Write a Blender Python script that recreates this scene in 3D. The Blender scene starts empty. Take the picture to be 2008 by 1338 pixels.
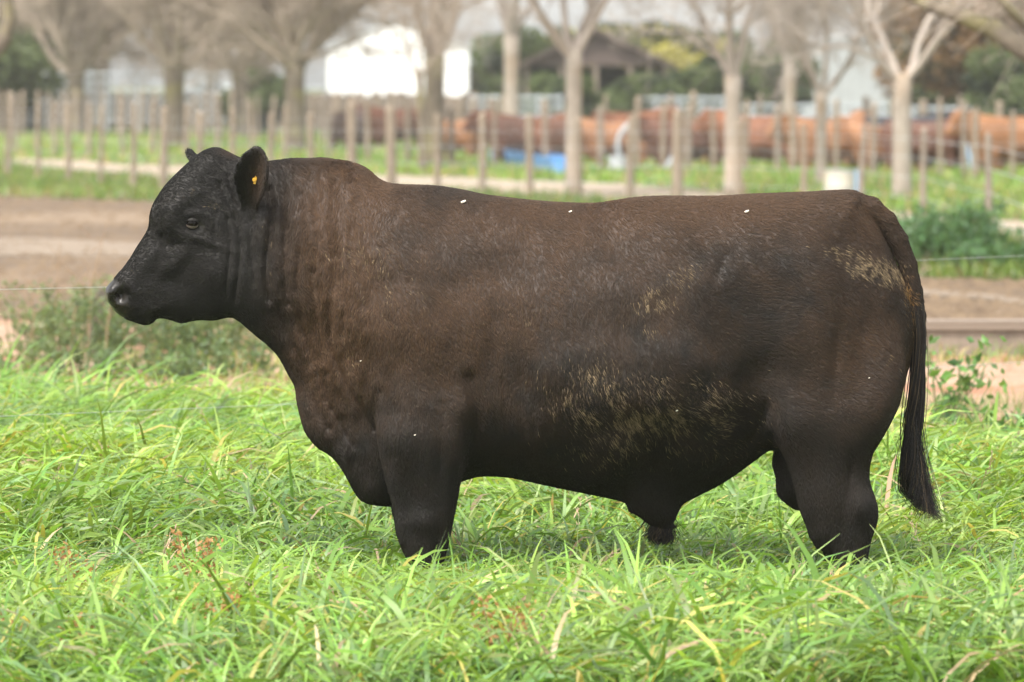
import bpy, math, random
import numpy as np
from mathutils import Vector

scene = bpy.context.scene
# ------------------------------------------------------------------ camera
H = 1.72            # camera height above the paddock
D0 = 19.5           # distance to the bull
F = 200.0 / 36.0 * 2008.0
HOR = 168.0         # horizon row in the 2008x1338 photograph
PITCH = math.atan((669.0 - HOR) / F)
cam_d = bpy.data.cameras.new('camera')
cam_d.lens = 200.0
cam_d.sensor_width = 36.0
cam_d.clip_start = 0.5
cam_d.clip_end = 6000.0
cam = bpy.data.objects.new('camera', cam_d)
scene.collection.objects.link(cam)
cam.location = (0.0, -D0, H)
cam.rotation_euler = (math.pi / 2 - PITCH, 0.0, 0.0)
cam_d.dof.use_dof = True
cam_d.dof.focus_distance = D0 - 0.25
cam_d.dof.aperture_fstop = 5.0
cam_d.dof.aperture_blades = 9
scene.camera = cam

# ------------------------------------------------------------------ sky, sun, exposure
SUN_EL, SUN_AZ = math.radians(60), math.radians(212)   # azimuth from +Y, clockwise: behind the camera, left
world = bpy.data.worlds.new('World')
scene.world = world
world.use_nodes = True
wn, wl = world.node_tree.nodes, world.node_tree.links
wn.clear()
sky = wn.new('ShaderNodeTexSky')
sky.sky_type = 'NISHITA'
sky.sun_disc = False
sky.sun_elevation = SUN_EL
sky.sun_rotation = SUN_AZ
sky.air_density = 1.0
sky.dust_density = 2.5
sky.ozone_density = 1.0
hsv = wn.new('ShaderNodeHueSaturation')      # thin high cloud: the blue is mostly gone
hsv.inputs['Saturation'].default_value = 0.22
hsv.inputs['Value'].default_value = 1.65
bg = wn.new('ShaderNodeBackground')
bg.inputs['Strength'].default_value = 0.15
wo = wn.new('ShaderNodeOutputWorld')
wl.new(sky.outputs[0], hsv.inputs['Color'])
wl.new(hsv.outputs[0], bg.inputs['Color'])
wl.new(bg.outputs[0], wo.inputs['Surface'])

sun_d = bpy.data.lights.new('sun', 'SUN')
sun_d.energy = 2.7
sun_d.angle = math.radians(8)
sun_d.color = (1.0, 0.95, 0.87)
sun = bpy.data.objects.new('sun', sun_d)
scene.collection.objects.link(sun)
sd = Vector((math.sin(SUN_AZ) * math.cos(SUN_EL), math.cos(SUN_AZ) * math.cos(SUN_EL), math.sin(SUN_EL)))
sun.rotation_euler = sd.to_track_quat('Z', 'Y').to_euler()
sun.location = sd * 30

scene.view_settings.view_transform = 'Standard'
scene.view_settings.look = 'None'
scene.view_settings.gamma = 1.0
scene.view_settings.use_curve_mapping = False
scene.view_settings.exposure = 1.12
scene.cycles.use_denoising = True
scene.cycles.max_bounces = 6
scene.cycles.transparent_max_bounces = 8

# ------------------------------------------------------------------ helpers
rng = np.random.default_rng(7)
random.seed(7)
cp, sp_ = math.cos(PITCH), math.sin(PITCH)

def ray(px, py):
    a = (np.asarray(px, float) - 1004.0) / F
    b = (669.0 - np.asarray(py, float)) / F
    return a, cp + b * sp_, -sp_ + b * cp

def P(px, py, Y=0.0):
    """point on the plane y=Y seen at photograph pixel px,py -> (x, z)"""
    dx, dy, dz = ray(px, py)
    t = (Y + D0) / dy
    return dx * t, H + dz * t

def G(px, py, z=0.0):
    dx, dy, dz = ray(px, py)
    t = (z - H) / dz
    return dx * t, -D0 + dy * t

def pix(x, y, z):
    """photograph pixel of a world point"""
    yy = y + D0; zz = z - H
    f = yy * cp - zz * sp_
    u = yy * sp_ + zz * cp
    return 1004 + F * x / f, 669 - F * u / f

def link(o, parent=None):
    scene.collection.objects.link(o)
    if parent is not None:
        o.parent = parent
    return o

def tag(o, label=None, cat=None, group=None, kind=None):
    if label: o['label'] = label
    if cat: o['category'] = cat
    if group: o['group'] = group
    if kind: o['kind'] = kind
    return o

def empty(name, loc, rz=0.0):
    o = bpy.data.objects.new(name, None)
    o.location = loc
    o.rotation_euler = (0, 0, rz)
    o.empty_display_size = 0.2
    return link(o)

def np_mesh(name, V, polys, mat=None, smooth=True, size=4):
    """polys: int array (n, size)"""
    V = np.ascontiguousarray(V, dtype=np.float32)
    polys = np.ascontiguousarray(polys, dtype=np.int32)
    me = bpy.data.meshes.new(name)
    n, k = polys.shape
    me.vertices.add(len(V)); me.vertices.foreach_set('co', V.ravel())
    me.loops.add(n * k); me.loops.foreach_set('vertex_index', polys.ravel())
    me.polygons.add(n)
    me.polygons.foreach_set('loop_start', np.arange(0, n * k, k, dtype=np.int32))
    if smooth:
        me.polygons.foreach_set('use_smooth', np.ones(n, dtype=bool))
    me.update(calc_edges=True)
    if mat: me.materials.append(mat)
    return me

def obj(name, me, parent=None, loc=None):
    o = bpy.data.objects.new(name, me)
    if loc is not None: o.location = loc
    return link(o, parent)

def fattr(me, name, arr, dom='POINT'):
    a = me.attributes.new(name, 'FLOAT', dom)
    a.data.foreach_set('value', np.ascontiguousarray(arr, dtype=np.float32))

def cattr(me, name, arr, dom='POINT'):
    arr = np.asarray(arr, dtype=np.float32)
    if arr.shape[1] == 3:
        arr = np.concatenate([arr, np.ones((len(arr), 1), np.float32)], 1)
    a = me.attributes.new(name, 'FLOAT_COLOR', dom)
    a.data.foreach_set('color', np.ascontiguousarray(arr).ravel())

class MB:
    """collects simple solids into one mesh"""
    def __init__(s): s.v = []; s.f = []
    def box(s, c, h, rz=0.0, taper=1.0, rx=0.0, ry=0.0):
        n = len(s.v); ca, sa = math.cos(rz), math.sin(rz)
        for k in (-1, 1):
            t = 1.0 if k < 0 else taper
            for i, j in ((-1, -1), (1, -1), (1, 1), (-1, 1)):
                x, y, z = i * h[0] * t, j * h[1] * t, k * h[2]
                if rx: y, z = y * math.cos(rx) - z * math.sin(rx), y * math.sin(rx) + z * math.cos(rx)
                if ry: x, z = x * math.cos(ry) + z * math.sin(ry), -x * math.sin(ry) + z * math.cos(ry)
                s.v.append((c[0] + x * ca - y * sa, c[1] + x * sa + y * ca, c[2] + z))
        for q in ((0, 3, 2, 1), (4, 5, 6, 7), (0, 1, 5, 4), (1, 2, 6, 5), (2, 3, 7, 6), (3, 0, 4, 7)):
            s.f.append(tuple(n + a for a in q))
        return s
    def tube(s, pts, rad, sides=8, cap=True):
        pts = [Vector(p) for p in pts]
        if not hasattr(rad, '__len__'): rad = [rad] * len(pts)
        n0 = len(s.v)
        up = None
        for i, p in enumerate(pts):
            d = (pts[min(i + 1, len(pts) - 1)] - pts[max(i - 1, 0)])
            d = d.normalized() if d.length > 1e-9 else Vector((0, 0, 1))
            if up is None:
                up = d.orthogonal().normalized()
            a = (up - d * up.dot(d))
            a = a.normalized() if a.length > 1e-6 else d.orthogonal().normalized()
            up = a
            b = d.cross(a)
            for k in range(sides):
                t = 2 * math.pi * k / sides
                q = p + (a * math.cos(t) + b * math.sin(t)) * rad[i]
                s.v.append(q[:])
        for i in range(len(pts) - 1):
            for k in range(sides):
                a = n0 + i * sides + k; b = n0 + i * sides + (k + 1) % sides
                s.f.append((a, b, b + sides, a + sides))
        if cap:
            s.f.append(tuple(n0 + k for k in reversed(range(sides))))
            e = n0 + (len(pts) - 1) * sides
            s.f.append(tuple(e + k for k in range(sides)))
        return s
    def mesh(s, name, mat=None, smooth=False):
        me = bpy.data.meshes.new(name)
        me.from_pydata(s.v, [], s.f)
        if smooth:
            me.polygons.foreach_set('use_smooth', np.ones(len(me.polygons), dtype=bool))
        me.update()
        if mat: me.materials.append(mat)
        return me
    def build(s, name, mat=None, parent=None, loc=None, smooth=False):
        return obj(name, s.mesh(name, mat, smooth), parent, loc)

def copy_tree(o, parent=None):
    c = o.copy(); link(c)
    if parent is not None:
        c.parent = parent
    for ch in list(o.children):
        copy_tree(ch, c)
    return c

# ---- materials
def new_mat(name):
    m = bpy.data.materials.new(name); m.use_nodes = True
    n, l = m.node_tree.nodes, m.node_tree.links
    return m, n, l, n['Principled BSDF']

def noise_mat(name, c1, c2, scale=8.0, rough=0.85, bump=0.3, bscale=None, dist=0.01, c3=None, scale3=1.0, stretch=(1, 1, 1), spec=0.3, attr=None, detail=6.0):
    m, n, l, b = new_mat(name)
    tc = n.new('ShaderNodeTexCoord'); mp = n.new('ShaderNodeMapping'); mp.inputs['Scale'].default_value = stretch
    l.new(tc.outputs['Object'], mp.inputs['Vector'])
    t = n.new('ShaderNodeTexNoise'); t.inputs['Scale'].default_value = scale; t.inputs['Detail'].default_value = detail
    t.inputs['Roughness'].default_value = 0.65
    l.new(mp.outputs[0], t.inputs['Vector'])
    r = n.new('ShaderNodeValToRGB')
    r.color_ramp.elements[0].position = 0.3; r.color_ramp.elements[0].color = (*c1, 1)
    r.color_ramp.elements[1].position = 0.7; r.color_ramp.elements[1].color = (*c2, 1)
    l.new(t.outputs['Fac'], r.inputs['Fac'])
    out = r.outputs['Color']
    if c3 is not None:
        t3 = n.new('ShaderNodeTexNoise'); t3.inputs['Scale'].default_value = scale3; t3.inputs['Detail'].default_value = 5
        l.new(mp.outputs[0], t3.inputs['Vector'])
        r3 = n.new('ShaderNodeValToRGB'); r3.color_ramp.elements[0].position = 0.48; r3.color_ramp.elements[1].position = 0.62
        l.new(t3.outputs['Fac'], r3.inputs['Fac'])
        mx = n.new('ShaderNodeMixRGB'); mx.inputs['Color2'].default_value = (*c3, 1)
        l.new(r3.outputs['Color'], mx.inputs['Fac']); l.new(out, mx.inputs['Color1'])
        out = mx.outputs['Color']
    if attr:
        a = n.new('ShaderNodeAttribute'); a.attribute_name = attr
        mx = n.new('ShaderNodeMixRGB'); mx.blend_type = 'MULTIPLY'; mx.inputs['Fac'].default_value = 1.0
        l.new(out, mx.inputs['Color1']); l.new(a.outputs['Color'], mx.inputs['Color2'])
        out = mx.outputs['Color']
    l.new(out, b.inputs['Base Color'])
    b.inputs['Roughness'].default_value = rough
    b.inputs['Specular IOR Level'].default_value = spec
    if bump:
        tb = n.new('ShaderNodeTexNoise'); tb.inputs['Scale'].default_value = bscale or scale * 3; tb.inputs['Detail'].default_value = 5
        l.new(mp.outputs[0], tb.inputs['Vector'])
        bp = n.new('ShaderNodeBump'); bp.inputs['Strength'].default_value = bump; bp.inputs['Distance'].default_value = dist
        l.new(tb.outputs['Fac'], bp.inputs['Height']); l.new(bp.outputs[0], b.inputs['Normal'])
    return m

def attr_leaf_mat(name, transl=0.45, rough=0.45, spec=0.35, attr='col'):
    """thin leaf: colour from a per-blade attribute, light coming through"""
    m, n, l, b = new_mat(name)
    a = n.new('ShaderNodeAttribute'); a.attribute_name = attr
    l.new(a.outputs['Color'], b.inputs['Base Color'])
    b.inputs['Roughness'].default_value = rough
    b.inputs['Specular IOR Level'].default_value = spec
    if transl:
        tr = n.new('ShaderNodeBsdfTranslucent')
        g = n.new('ShaderNodeMixRGB'); g.blend_type = 'MULTIPLY'; g.inputs['Fac'].default_value = 1.0
        g.inputs['Color2'].default_value = (1.25, 1.15, 0.55, 1)
        l.new(a.outputs['Color'], g.inputs['Color1']); l.new(g.outputs[0], tr.inputs['Color'])
        ms = n.new('ShaderNodeMixShader'); ms.inputs['Fac'].default_value = transl
        l.new(b.outputs[0], ms.inputs[1]); l.new(tr.outputs[0], ms.inputs[2])
        l.new(ms.outputs[0], n['Material Output'].inputs['Surface'])
    return m

def vnoise(x, y, z=None, seed=0):
    """cheap smooth value noise, vectorised, range about -1..1"""
    if z is None: z = np.zeros_like(x)
    xi, yi, zi = np.floor(x), np.floor(y), np.floor(z)
    fx, fy, fz = x - xi, y - yi, z - zi
    fx, fy, fz = [f * f * (3 - 2 * f) for f in (fx, fy, fz)]
    def h(a, b, c):
        n = np.sin(a * 127.1 + b * 311.7 + c * 74.7 + seed * 13.13) * 43758.5453
        return (n - np.floor(n)) * 2 - 1
    r = 0
    for i in (0, 1):
        for j in (0, 1):
            for k in (0, 1):
                w = (fx if i else 1 - fx) * (fy if j else 1 - fy) * (fz if k else 1 - fz)
                r = r + w * h(xi + i, yi + j, zi + k)
    return r

def fbm(x, y, z=None, seed=0, oct=3):
    r = 0; a = 1.0; s = 0
    for o in range(oct):
        r = r + a * vnoise(x * 2 ** o, y * 2 ** o, None if z is None else z * 2 ** o, seed + o)
        s += a; a *= 0.5
    return r / s
# ================================================================== BULL
# side outline of trunk, neck and head in photograph pixels, clockwise from the poll
BODY = [(424,291),(445,298),(462,306),(485,314),(521,318),(566,313),(600,313),(630,312),(663,316),(691,321),(716,332),(740,350),(762,360),(797,364),(853,366),
 (902,373),(951,383),(1021,392),(1092,398),(1162,400),(1197,396),(1243,389),(1299,386),(1406,386),(1476,382),(1582,378),(1635,375),
 (1674,376),(1690,396),(1704,418),(1722,446),(1738,478),(1754,514),(1771,552),(1784,590),(1791,630),(1790,668),(1783,709),(1775,738),(1763,781),(1745,821),
 (1715,850),(1650,872),(1570,874),(1512,880),(1480,900),(1448,924),(1408,950),(1369,970),(1341,985),(1329,1000),(1320,1014),(1307,1024),(1288,1025),(1270,1020),(1258,1013),(1246,1006),(1233,998),(1222,983),
 (1169,970),(1110,958),(1050,945),(1000,935),(959,932),(929,935),(880,952),(830,974),(795,986),(765,991),(732,988),(709,979),(694,960),(679,932),(661,905),(642,888),(623,876),
 (608,859),(597,840),(590,815),(584,790),(579,758),(567,735),(545,696),(524,675),(505,660),(488,645),(469,629),(453,621),(434,624),(418,627),(392,626),
 (373,629),(357,632),(341,627),(321,622),(309,624),(299,632),(286,635),(264,628),(244,620),(229,608),(217,590),(211,573),(213,561),(225,548),(244,526),
 (260,504),(273,482),(286,462),(295,443),(297,423),(302,404),(312,385),(328,362),(347,342),(366,324),(386,306),(405,295)]
# half width of the animal (m) at points of the side view
WID = [(225,580,.065),(250,545,.078),(255,600,.078),(290,600,.078),(290,620,.06),(300,520,.083),(330,480,.088),(330,560,.088),(350,430,.112),(340,380,.118),(375,440,.132),
 (365,350,.12),(400,330,.105),(425,310,.085),(445,350,.10),(385,495,.102),(430,500,.128),(430,560,.128),(370,560,.085),(400,600,.07),(350,600,.07),(430,600,.09),(445,440,.125),(470,400,.12),
 (470,500,.13),(470,350,.11),(470,570,.125),(500,600,.12),
 (520,450,.15),(520,350,.12),(520,560,.155),(530,640,.10),(560,360,.14),(600,350,.155),(560,450,.18),(570,560,.19),(620,450,.235),(600,560,.225),(580,650,.14),(590,740,.10),(610,800,.08),(640,860,.08),
 (650,700,.18),(660,800,.15),(700,880,.14),(700,950,.11),(740,950,.15),(780,970,.17),(680,350,.145),(740,400,.23),(690,450,.27),(690,560,.29),(650,380,.19),
 (760,500,.315),(730,640,.325),(800,650,.36),(720,740,.27),(800,750,.355),(840,800,.33),(850,880,.27),(850,940,.19),(760,860,.22),
 (820,420,.25),(900,400,.20),(900,500,.31),(950,620,.34),(940,740,.335),(960,850,.31),(930,900,.25),(1010,460,.29),
 (1100,430,.25),(1100,500,.34),(1100,600,.385),(1150,750,.41),(1080,850,.38),(1200,880,.35),(1100,920,.27),(1250,950,.22),(1000,920,.22),(1300,960,.17),(1400,930,.17),
 (1250,430,.26),(1300,480,.33),(1250,600,.39),(1300,720,.415),(1350,600,.37),(1400,780,.37),(1350,880,.31),(1450,640,.33),(1480,780,.285),(1450,880,.20),(1500,850,.16),
 (1400,420,.25),(1440,450,.33),(1480,540,.34),(1550,430,.27),(1560,520,.34),(1600,620,.355),(1600,720,.35),(1560,800,.30),(1540,860,.22),(1650,850,.22),
 (1700,580,.31),(1700,700,.31),(1730,780,.24),(1755,640,.25),(1650,420,.22),(1690,450,.22),(1740,520,.22),(1770,600,.17),(1765,720,.16),
 (1290,1010,.055),(1300,1040,.035),(1250,1000,.07),(1330,990,.07)]
RAD = [(230,590,.05),(300,560,.06),(360,400,.07),(420,320,.06),(430,560,.08),(500,450,.10),(560,400,.11),(600,700,.10),(620,840,.07),(700,950,.07),(680,350,.10),(760,380,.13),
 (900,420,.17),(1100,440,.20),(1300,430,.18),(1500,430,.16),(1680,430,.12),(1760,550,.14),(1780,700,.14),(1700,820,.15),(1500,850,.10),(1400,900,.16),(1200,920,.20),(1000,900,.18),
 (850,900,.16),(1000,650,.25),(1400,650,.25),(760,700,.20),(650,560,.15),(1290,1020,.04),(1600,650,.22)]
# creases in the hide: (points, depth m, width m)
CREASE = [([(522,372),(528,420),(522,480),(518,540),(524,590)],.012,.011),
 ([(548,345),(552,400),(556,470),(552,530),(560,600)],.009,.010),
 ([(585,380),(590,450),(580,540),(590,640),(605,720)],.006,.009),
 ([(612,400),(618,480),(612,570),(622,660),(640,740)],.006,.009),
 ([(652,360),(648,440),(655,520),(645,610),(650,690),(680,760),(712,810),(735,845)],.011,.012),
 ([(690,430),(684,520),(676,600),(668,660)],.006,.009),
 ([(540,600),(560,660),(590,720),(610,790),(640,850)],.008,.012),
 ([(570,600),(600,680),(630,760),(660,830),(690,880)],.008,.012),
 ([(418,420),(415,460),(420,500)],.004,.006),([(440,430),(446,480),(440,540),(437,590)],.006,.007),([(455,425),(467,470),(464,530),(455,590)],.007,.008),
 ([(490,430),(488,500),(494,560)],.004,.008),
 ([(425,360),(440,395),(455,420)],.006,.007),([(440,345),(452,380),(470,415)],.006,.007),
 ([(312,465),(322,485),(345,480)],.008,.012),([(310,425),(314,460)],.005,.010),
 ([(368,462),(385,467),(402,456)],.003,.004),([(365,430),(380,424),(400,432)],.004,.005),
 ([(232,609),(250,614),(275,612),(298,602)],.004,.005),
 ([(745,770),(738,830),(745,880),(758,930),(768,985)],.02,.016),
 ([(922,740),(932,820),(918,880),(905,945)],.013,.022),
 ([(865,790),(873,825),(862,845)],.008,.012),([(812,850),(832,858)],.006,.008),
 ([(1505,800),(1480,850),(1440,900),(1390,940)],.010,.02),([(1520,850),(1545,880),(1566,940)],.010,.014),
 ([(1548,850),(1575,870),(1586,900)],.008,.012),
 ([(985,740),(992,830)],.004,.01),([(1020,730),(1026,850)],.004,.01),([(1045,720),(1048,840)],.004,.01),
 ([(1340,440),(1400,430),(1440,440)],.008,.03),([(1275,440),(1265,500)],.005,.03),
 ([(1425,500),(1405,540)],.008,.02),
 ([(1650,395),(1692,415),(1722,450),(1745,485),(1762,520)],.010,.012)]

def catmull(pts, n=4, closed=True):
    p = np.array(pts, float); m = len(p); out = []
    for i in range(m if closed else m - 1):
        if closed:
            a, b, c, d = p[(i - 1) % m], p[i], p[(i + 1) % m], p[(i + 2) % m]
        else:
            a, b, c, d = p[max(i - 1, 0)], p[i], p[i + 1], p[min(i + 2, m - 1)]
        for k in range(n):
            t = k / n
            out.append(0.5 * ((2 * b) + (c - a) * t + (2 * a - 5 * b + 4 * c - d) * t * t + (3 * b - a - 3 * c + d) * t ** 3))
    if not closed: out.append(p[-1])
    return np.array(out)

def seg_dist(X, Z, poly, closed=True):
    """distance from grid points to polyline, and inside flag"""
    q = np.roll(poly, -1, 0) if closed else poly[1:]
    p = poly if closed else poly[:-1]
    d2 = np.full(X.shape, 1e9, np.float32); ins = np.zeros(X.shape, bool)
    for (ax, az), (bx, bz) in zip(p, q):
        ex, ez = bx - ax, bz - az
        L = ex * ex + ez * ez + 1e-12
        t = np.clip(((X - ax) * ex + (Z - az) * ez) / L, 0, 1)
        d2 = np.minimum(d2, (X - ax - t * ex) ** 2 + (Z - az - t * ez) ** 2)
        if closed and az != bz:
            c = ((Z < az) != (Z < bz)) & (X < (bx - ax) * (Z - az) / (bz - az) + ax)
            ins ^= c
    return np.sqrt(d2), ins

def sdf2(X, Z, pxpoly, Y=0.0, n=4):
    pl = catmull(pxpoly, n)
    wx, wz = P(pl[:, 0], pl[:, 1], Y)
    d, ins = seg_dist(X, Z, np.stack([wx, wz], 1))
    return np.where(ins, d, -d).astype(np.float32)

def gmap(X, Z, table, sigma, Y=0.0):
    t = np.array(table, float)
    cx, cz = P(t[:, 0], t[:, 1], Y)
    num = 0; den = 0
    for x, z, v in zip(cx, cz, t[:, 2]):
        r2 = (X - x) ** 2 + (Z - z) ** 2
        w = np.exp(-r2 / (2 * sigma * sigma)) + 1e-4 / (1 + r2 / (sigma * sigma) * 4) ** 2
        num = num + w * v; den = den + w
    return (num / den).astype(np.float32)

def smin(a, b, k):
    h = np.clip(0.5 + 0.5 * (b - a) / k, 0, 1)
    return b + (a - b) * h - k * h * (1 - h)

def surface_nets(Fv, org, h):
    S = Fv < 0
    c = np.zeros(tuple(s - 1 for s in Fv.shape), np.int8)
    sl = lambda a, n: slice(a, n - 1 + a)
    nx, ny, nz = Fv.shape
    for i in (0, 1):
        for j in (0, 1):
            for k in (0, 1):
                c += S[sl(i, nx), sl(j, ny), sl(k, nz)]
    I = np.argwhere((c > 0) & (c < 8))
    idx = np.full(c.shape, -1, np.int32); idx[I[:, 0], I[:, 1], I[:, 2]] = np.arange(len(I))
    corner = [(i, j, k) for i in (0, 1) for j in (0, 1) for k in (0, 1)]
    val = {q: Fv[I[:, 0] + q[0], I[:, 1] + q[1], I[:, 2] + q[2]] for q in corner}
    acc = np.zeros((len(I), 3), np.float32); cnt = np.zeros(len(I), np.float32)
    for a in corner:
        for ax in range(3):
            if a[ax] == 0:
                b = list(a); b[ax] = 1; b = tuple(b)
                va, vb = val[a], val[b]
                m = (va < 0) != (vb < 0)
                t = np.where(m, va / np.where(m, va - vb, 1), 0)
                pt = np.zeros((len(I), 3), np.float32) + np.array(a, np.float32)
                pt[:, ax] = t
                acc += pt * m[:, None]; cnt += m
    V = (I + acc / cnt[:, None]) * h + np.array(org)
    quads = []
    for ax in range(3):
        A = [slice(None)] * 3; B = [slice(None)] * 3
        A[ax] = slice(0, -1); B[ax] = slice(1, None)
        E = np.argwhere(S[tuple(A)] != S[tuple(B)])
        o1, o2 = [(1, 2), (2, 0), (0, 1)][ax]
        E = E[(E[:, o1] > 0) & (E[:, o2] > 0) & (E[:, o1] < Fv.shape[o1] - 1) & (E[:, o2] < Fv.shape[o2] - 1)]
        ins = S[E[:, 0], E[:, 1], E[:, 2]]
        q = []
        for d1, d2 in ((1, 1), (0, 1), (0, 0), (1, 0)):
            e = E.copy(); e[:, o1] -= d1; e[:, o2] -= d2
            q.append(idx[e[:, 0], e[:, 1], e[:, 2]])
        q = np.stack(q, 1)
        q[~ins] = q[~ins][:, ::-1]
        quads.append(q)
    return V.astype(np.float32), np.concatenate(quads)

NFORE = [(748,740),(740,800),(741,850),(746,885),(754,925),(763,960),(771,990),(777,1018),(780,1042),(784,1062),(792,1082),(799,1098),(803,1125),(800,1168),(872,1168),(868,1140),(866,1112),(873,1087),(881,1055),(888,1018),(896,979),(902,945),(912,905),(920,860),(924,810),(910,750),(830,700)]
FFORE = [(770,900),(762,960),(767,990),(774,1018),(778,1042),(784,1062),(795,1082),(799,1098),(800,1125),(798,1152),(862,1152),(864,1140),(862,1112),(866,1087),(872,1055),(878,1018),(884,979),(888,900),(830,800)]
NHIND = [(1520,640),(1505,740),(1512,820),(1530,870),(1548,915),(1560,960),(1569,998),(1580,1026),(1588,1050),(1602,1070),(1622,1086),(1630,1110),(1625,1140),(1618,1168),(1700,1168),(1702,1140),(1699,1110),(1702,1082),(1708,1054),(1717,1026),(1719,1000),(1712,973),(1704,946),(1703,921),(1710,889),(1726,861),(1748,821),(1764,781),(1770,720),(1740,650),(1640,600)]
FHIND = [(1560,760),(1545,860),(1552,915),(1562,960),(1572,998),(1584,1026),(1594,1060),(1610,1086),(1618,1110),(1612,1150),(1690,1150),(1690,1110),(1693,1082),(1700,1054),(1706,1026),(1706,1000),(1700,973),(1695,946),(1693,921),(1700,880),(1720,820),(1700,760),(1640,740)]

def ext_field(X, Z, Yg, s, W, R, y0=0.0):
    s = s[:, None, :]; R = R[:, None, :] if np.ndim(R) else R
    W = W[:, None, :] if np.ndim(W) else W
    if np.ndim(y0): y0 = y0[:, None, :]
    e = np.exp(-2 * np.maximum(s, 0) / R)
    g = np.where(s > 0, 1 - e, 2 * s / R)
    y = Yg[None, :, None] - y0
    q = (y / W) ** 2 - g
    gr = np.sqrt((2 * y / W ** 2) ** 2 + (2 / R * np.where(s > 0, e, 1)) ** 2)
    return np.clip(q / np.maximum(gr, 1.2), -0.25, 0.4).astype(np.float32)

def interp_z(Z, pts, Y):
    """value by height: pts = (py, value)"""
    zz = [P(1004, p, Y)[1] for p, _ in pts]; vv = [v for _, v in pts]
    o = np.argsort(zz)
    t = np.arange(-.4, 1.8, .005); v = np.interp(t, np.array(zz)[o], np.array(vv)[o])
    kx = np.exp(-(np.arange(-24, 25) / 9.0) ** 2); v = np.convolve(np.pad(v, 24, mode='edge'), kx / kx.sum(), 'valid')
    return np.interp(Z, t, v).astype(np.float32)

def capsule_chain(Fv, xs, ys, zs, pts, k):
    """pts: (x,y,z,r); smooth-unions a tapered chain, only inside its own box"""
    a = np.array(pts); m = 0.12
    for (x0, y0, z0, r0), (x1, y1, z1, r1) in zip(a[:-1], a[1:]):
        i = (xs > min(x0, x1) - r0 - m) & (xs < max(x0, x1) + r0 + m)
        j = (ys > min(y0, y1) - r0 - m) & (ys < max(y0, y1) + r0 + m)
        l = (zs > min(z0, z1) - r0 - m) & (zs < max(z0, z1) + r0 + m)
        if not (i.any() and j.any() and l.any()): continue
        I, J, L = np.where(i)[0], np.where(j)[0], np.where(l)[0]
        box = (slice(I[0], I[-1] + 1), slice(J[0], J[-1] + 1), slice(L[0], L[-1] + 1))
        X, Y, Z = np.meshgrid(xs[i], ys[j], zs[l], indexing='ij')
        d = np.array([x1 - x0, y1 - y0, z1 - z0]); LL = (d ** 2).sum()
        t = np.clip(((X - x0) * d[0] + (Y - y0) * d[1] + (Z - z0) * d[2]) / LL, 0, 1)
        f = np.sqrt((X - x0 - t * d[0]) ** 2 + (Y - y0 - t * d[1]) ** 2 + (Z - z0 - t * d[2]) ** 2) - (r0 + (r1 - r0) * t)
        Fv[box] = smin(Fv[box], f.astype(np.float32), k)

def P3(px, py, Y): 
    x, z = P(px, py, Y); return float(x), Y, float(z)

def head_shift(x):
    """the head is turned a little towards the camera: sideways shift along the neck"""
    xn = P(560, 0)[0]
    t = np.maximum(xn - x, 0)
    return -0.20 * t * t / (t + 0.12)

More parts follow.
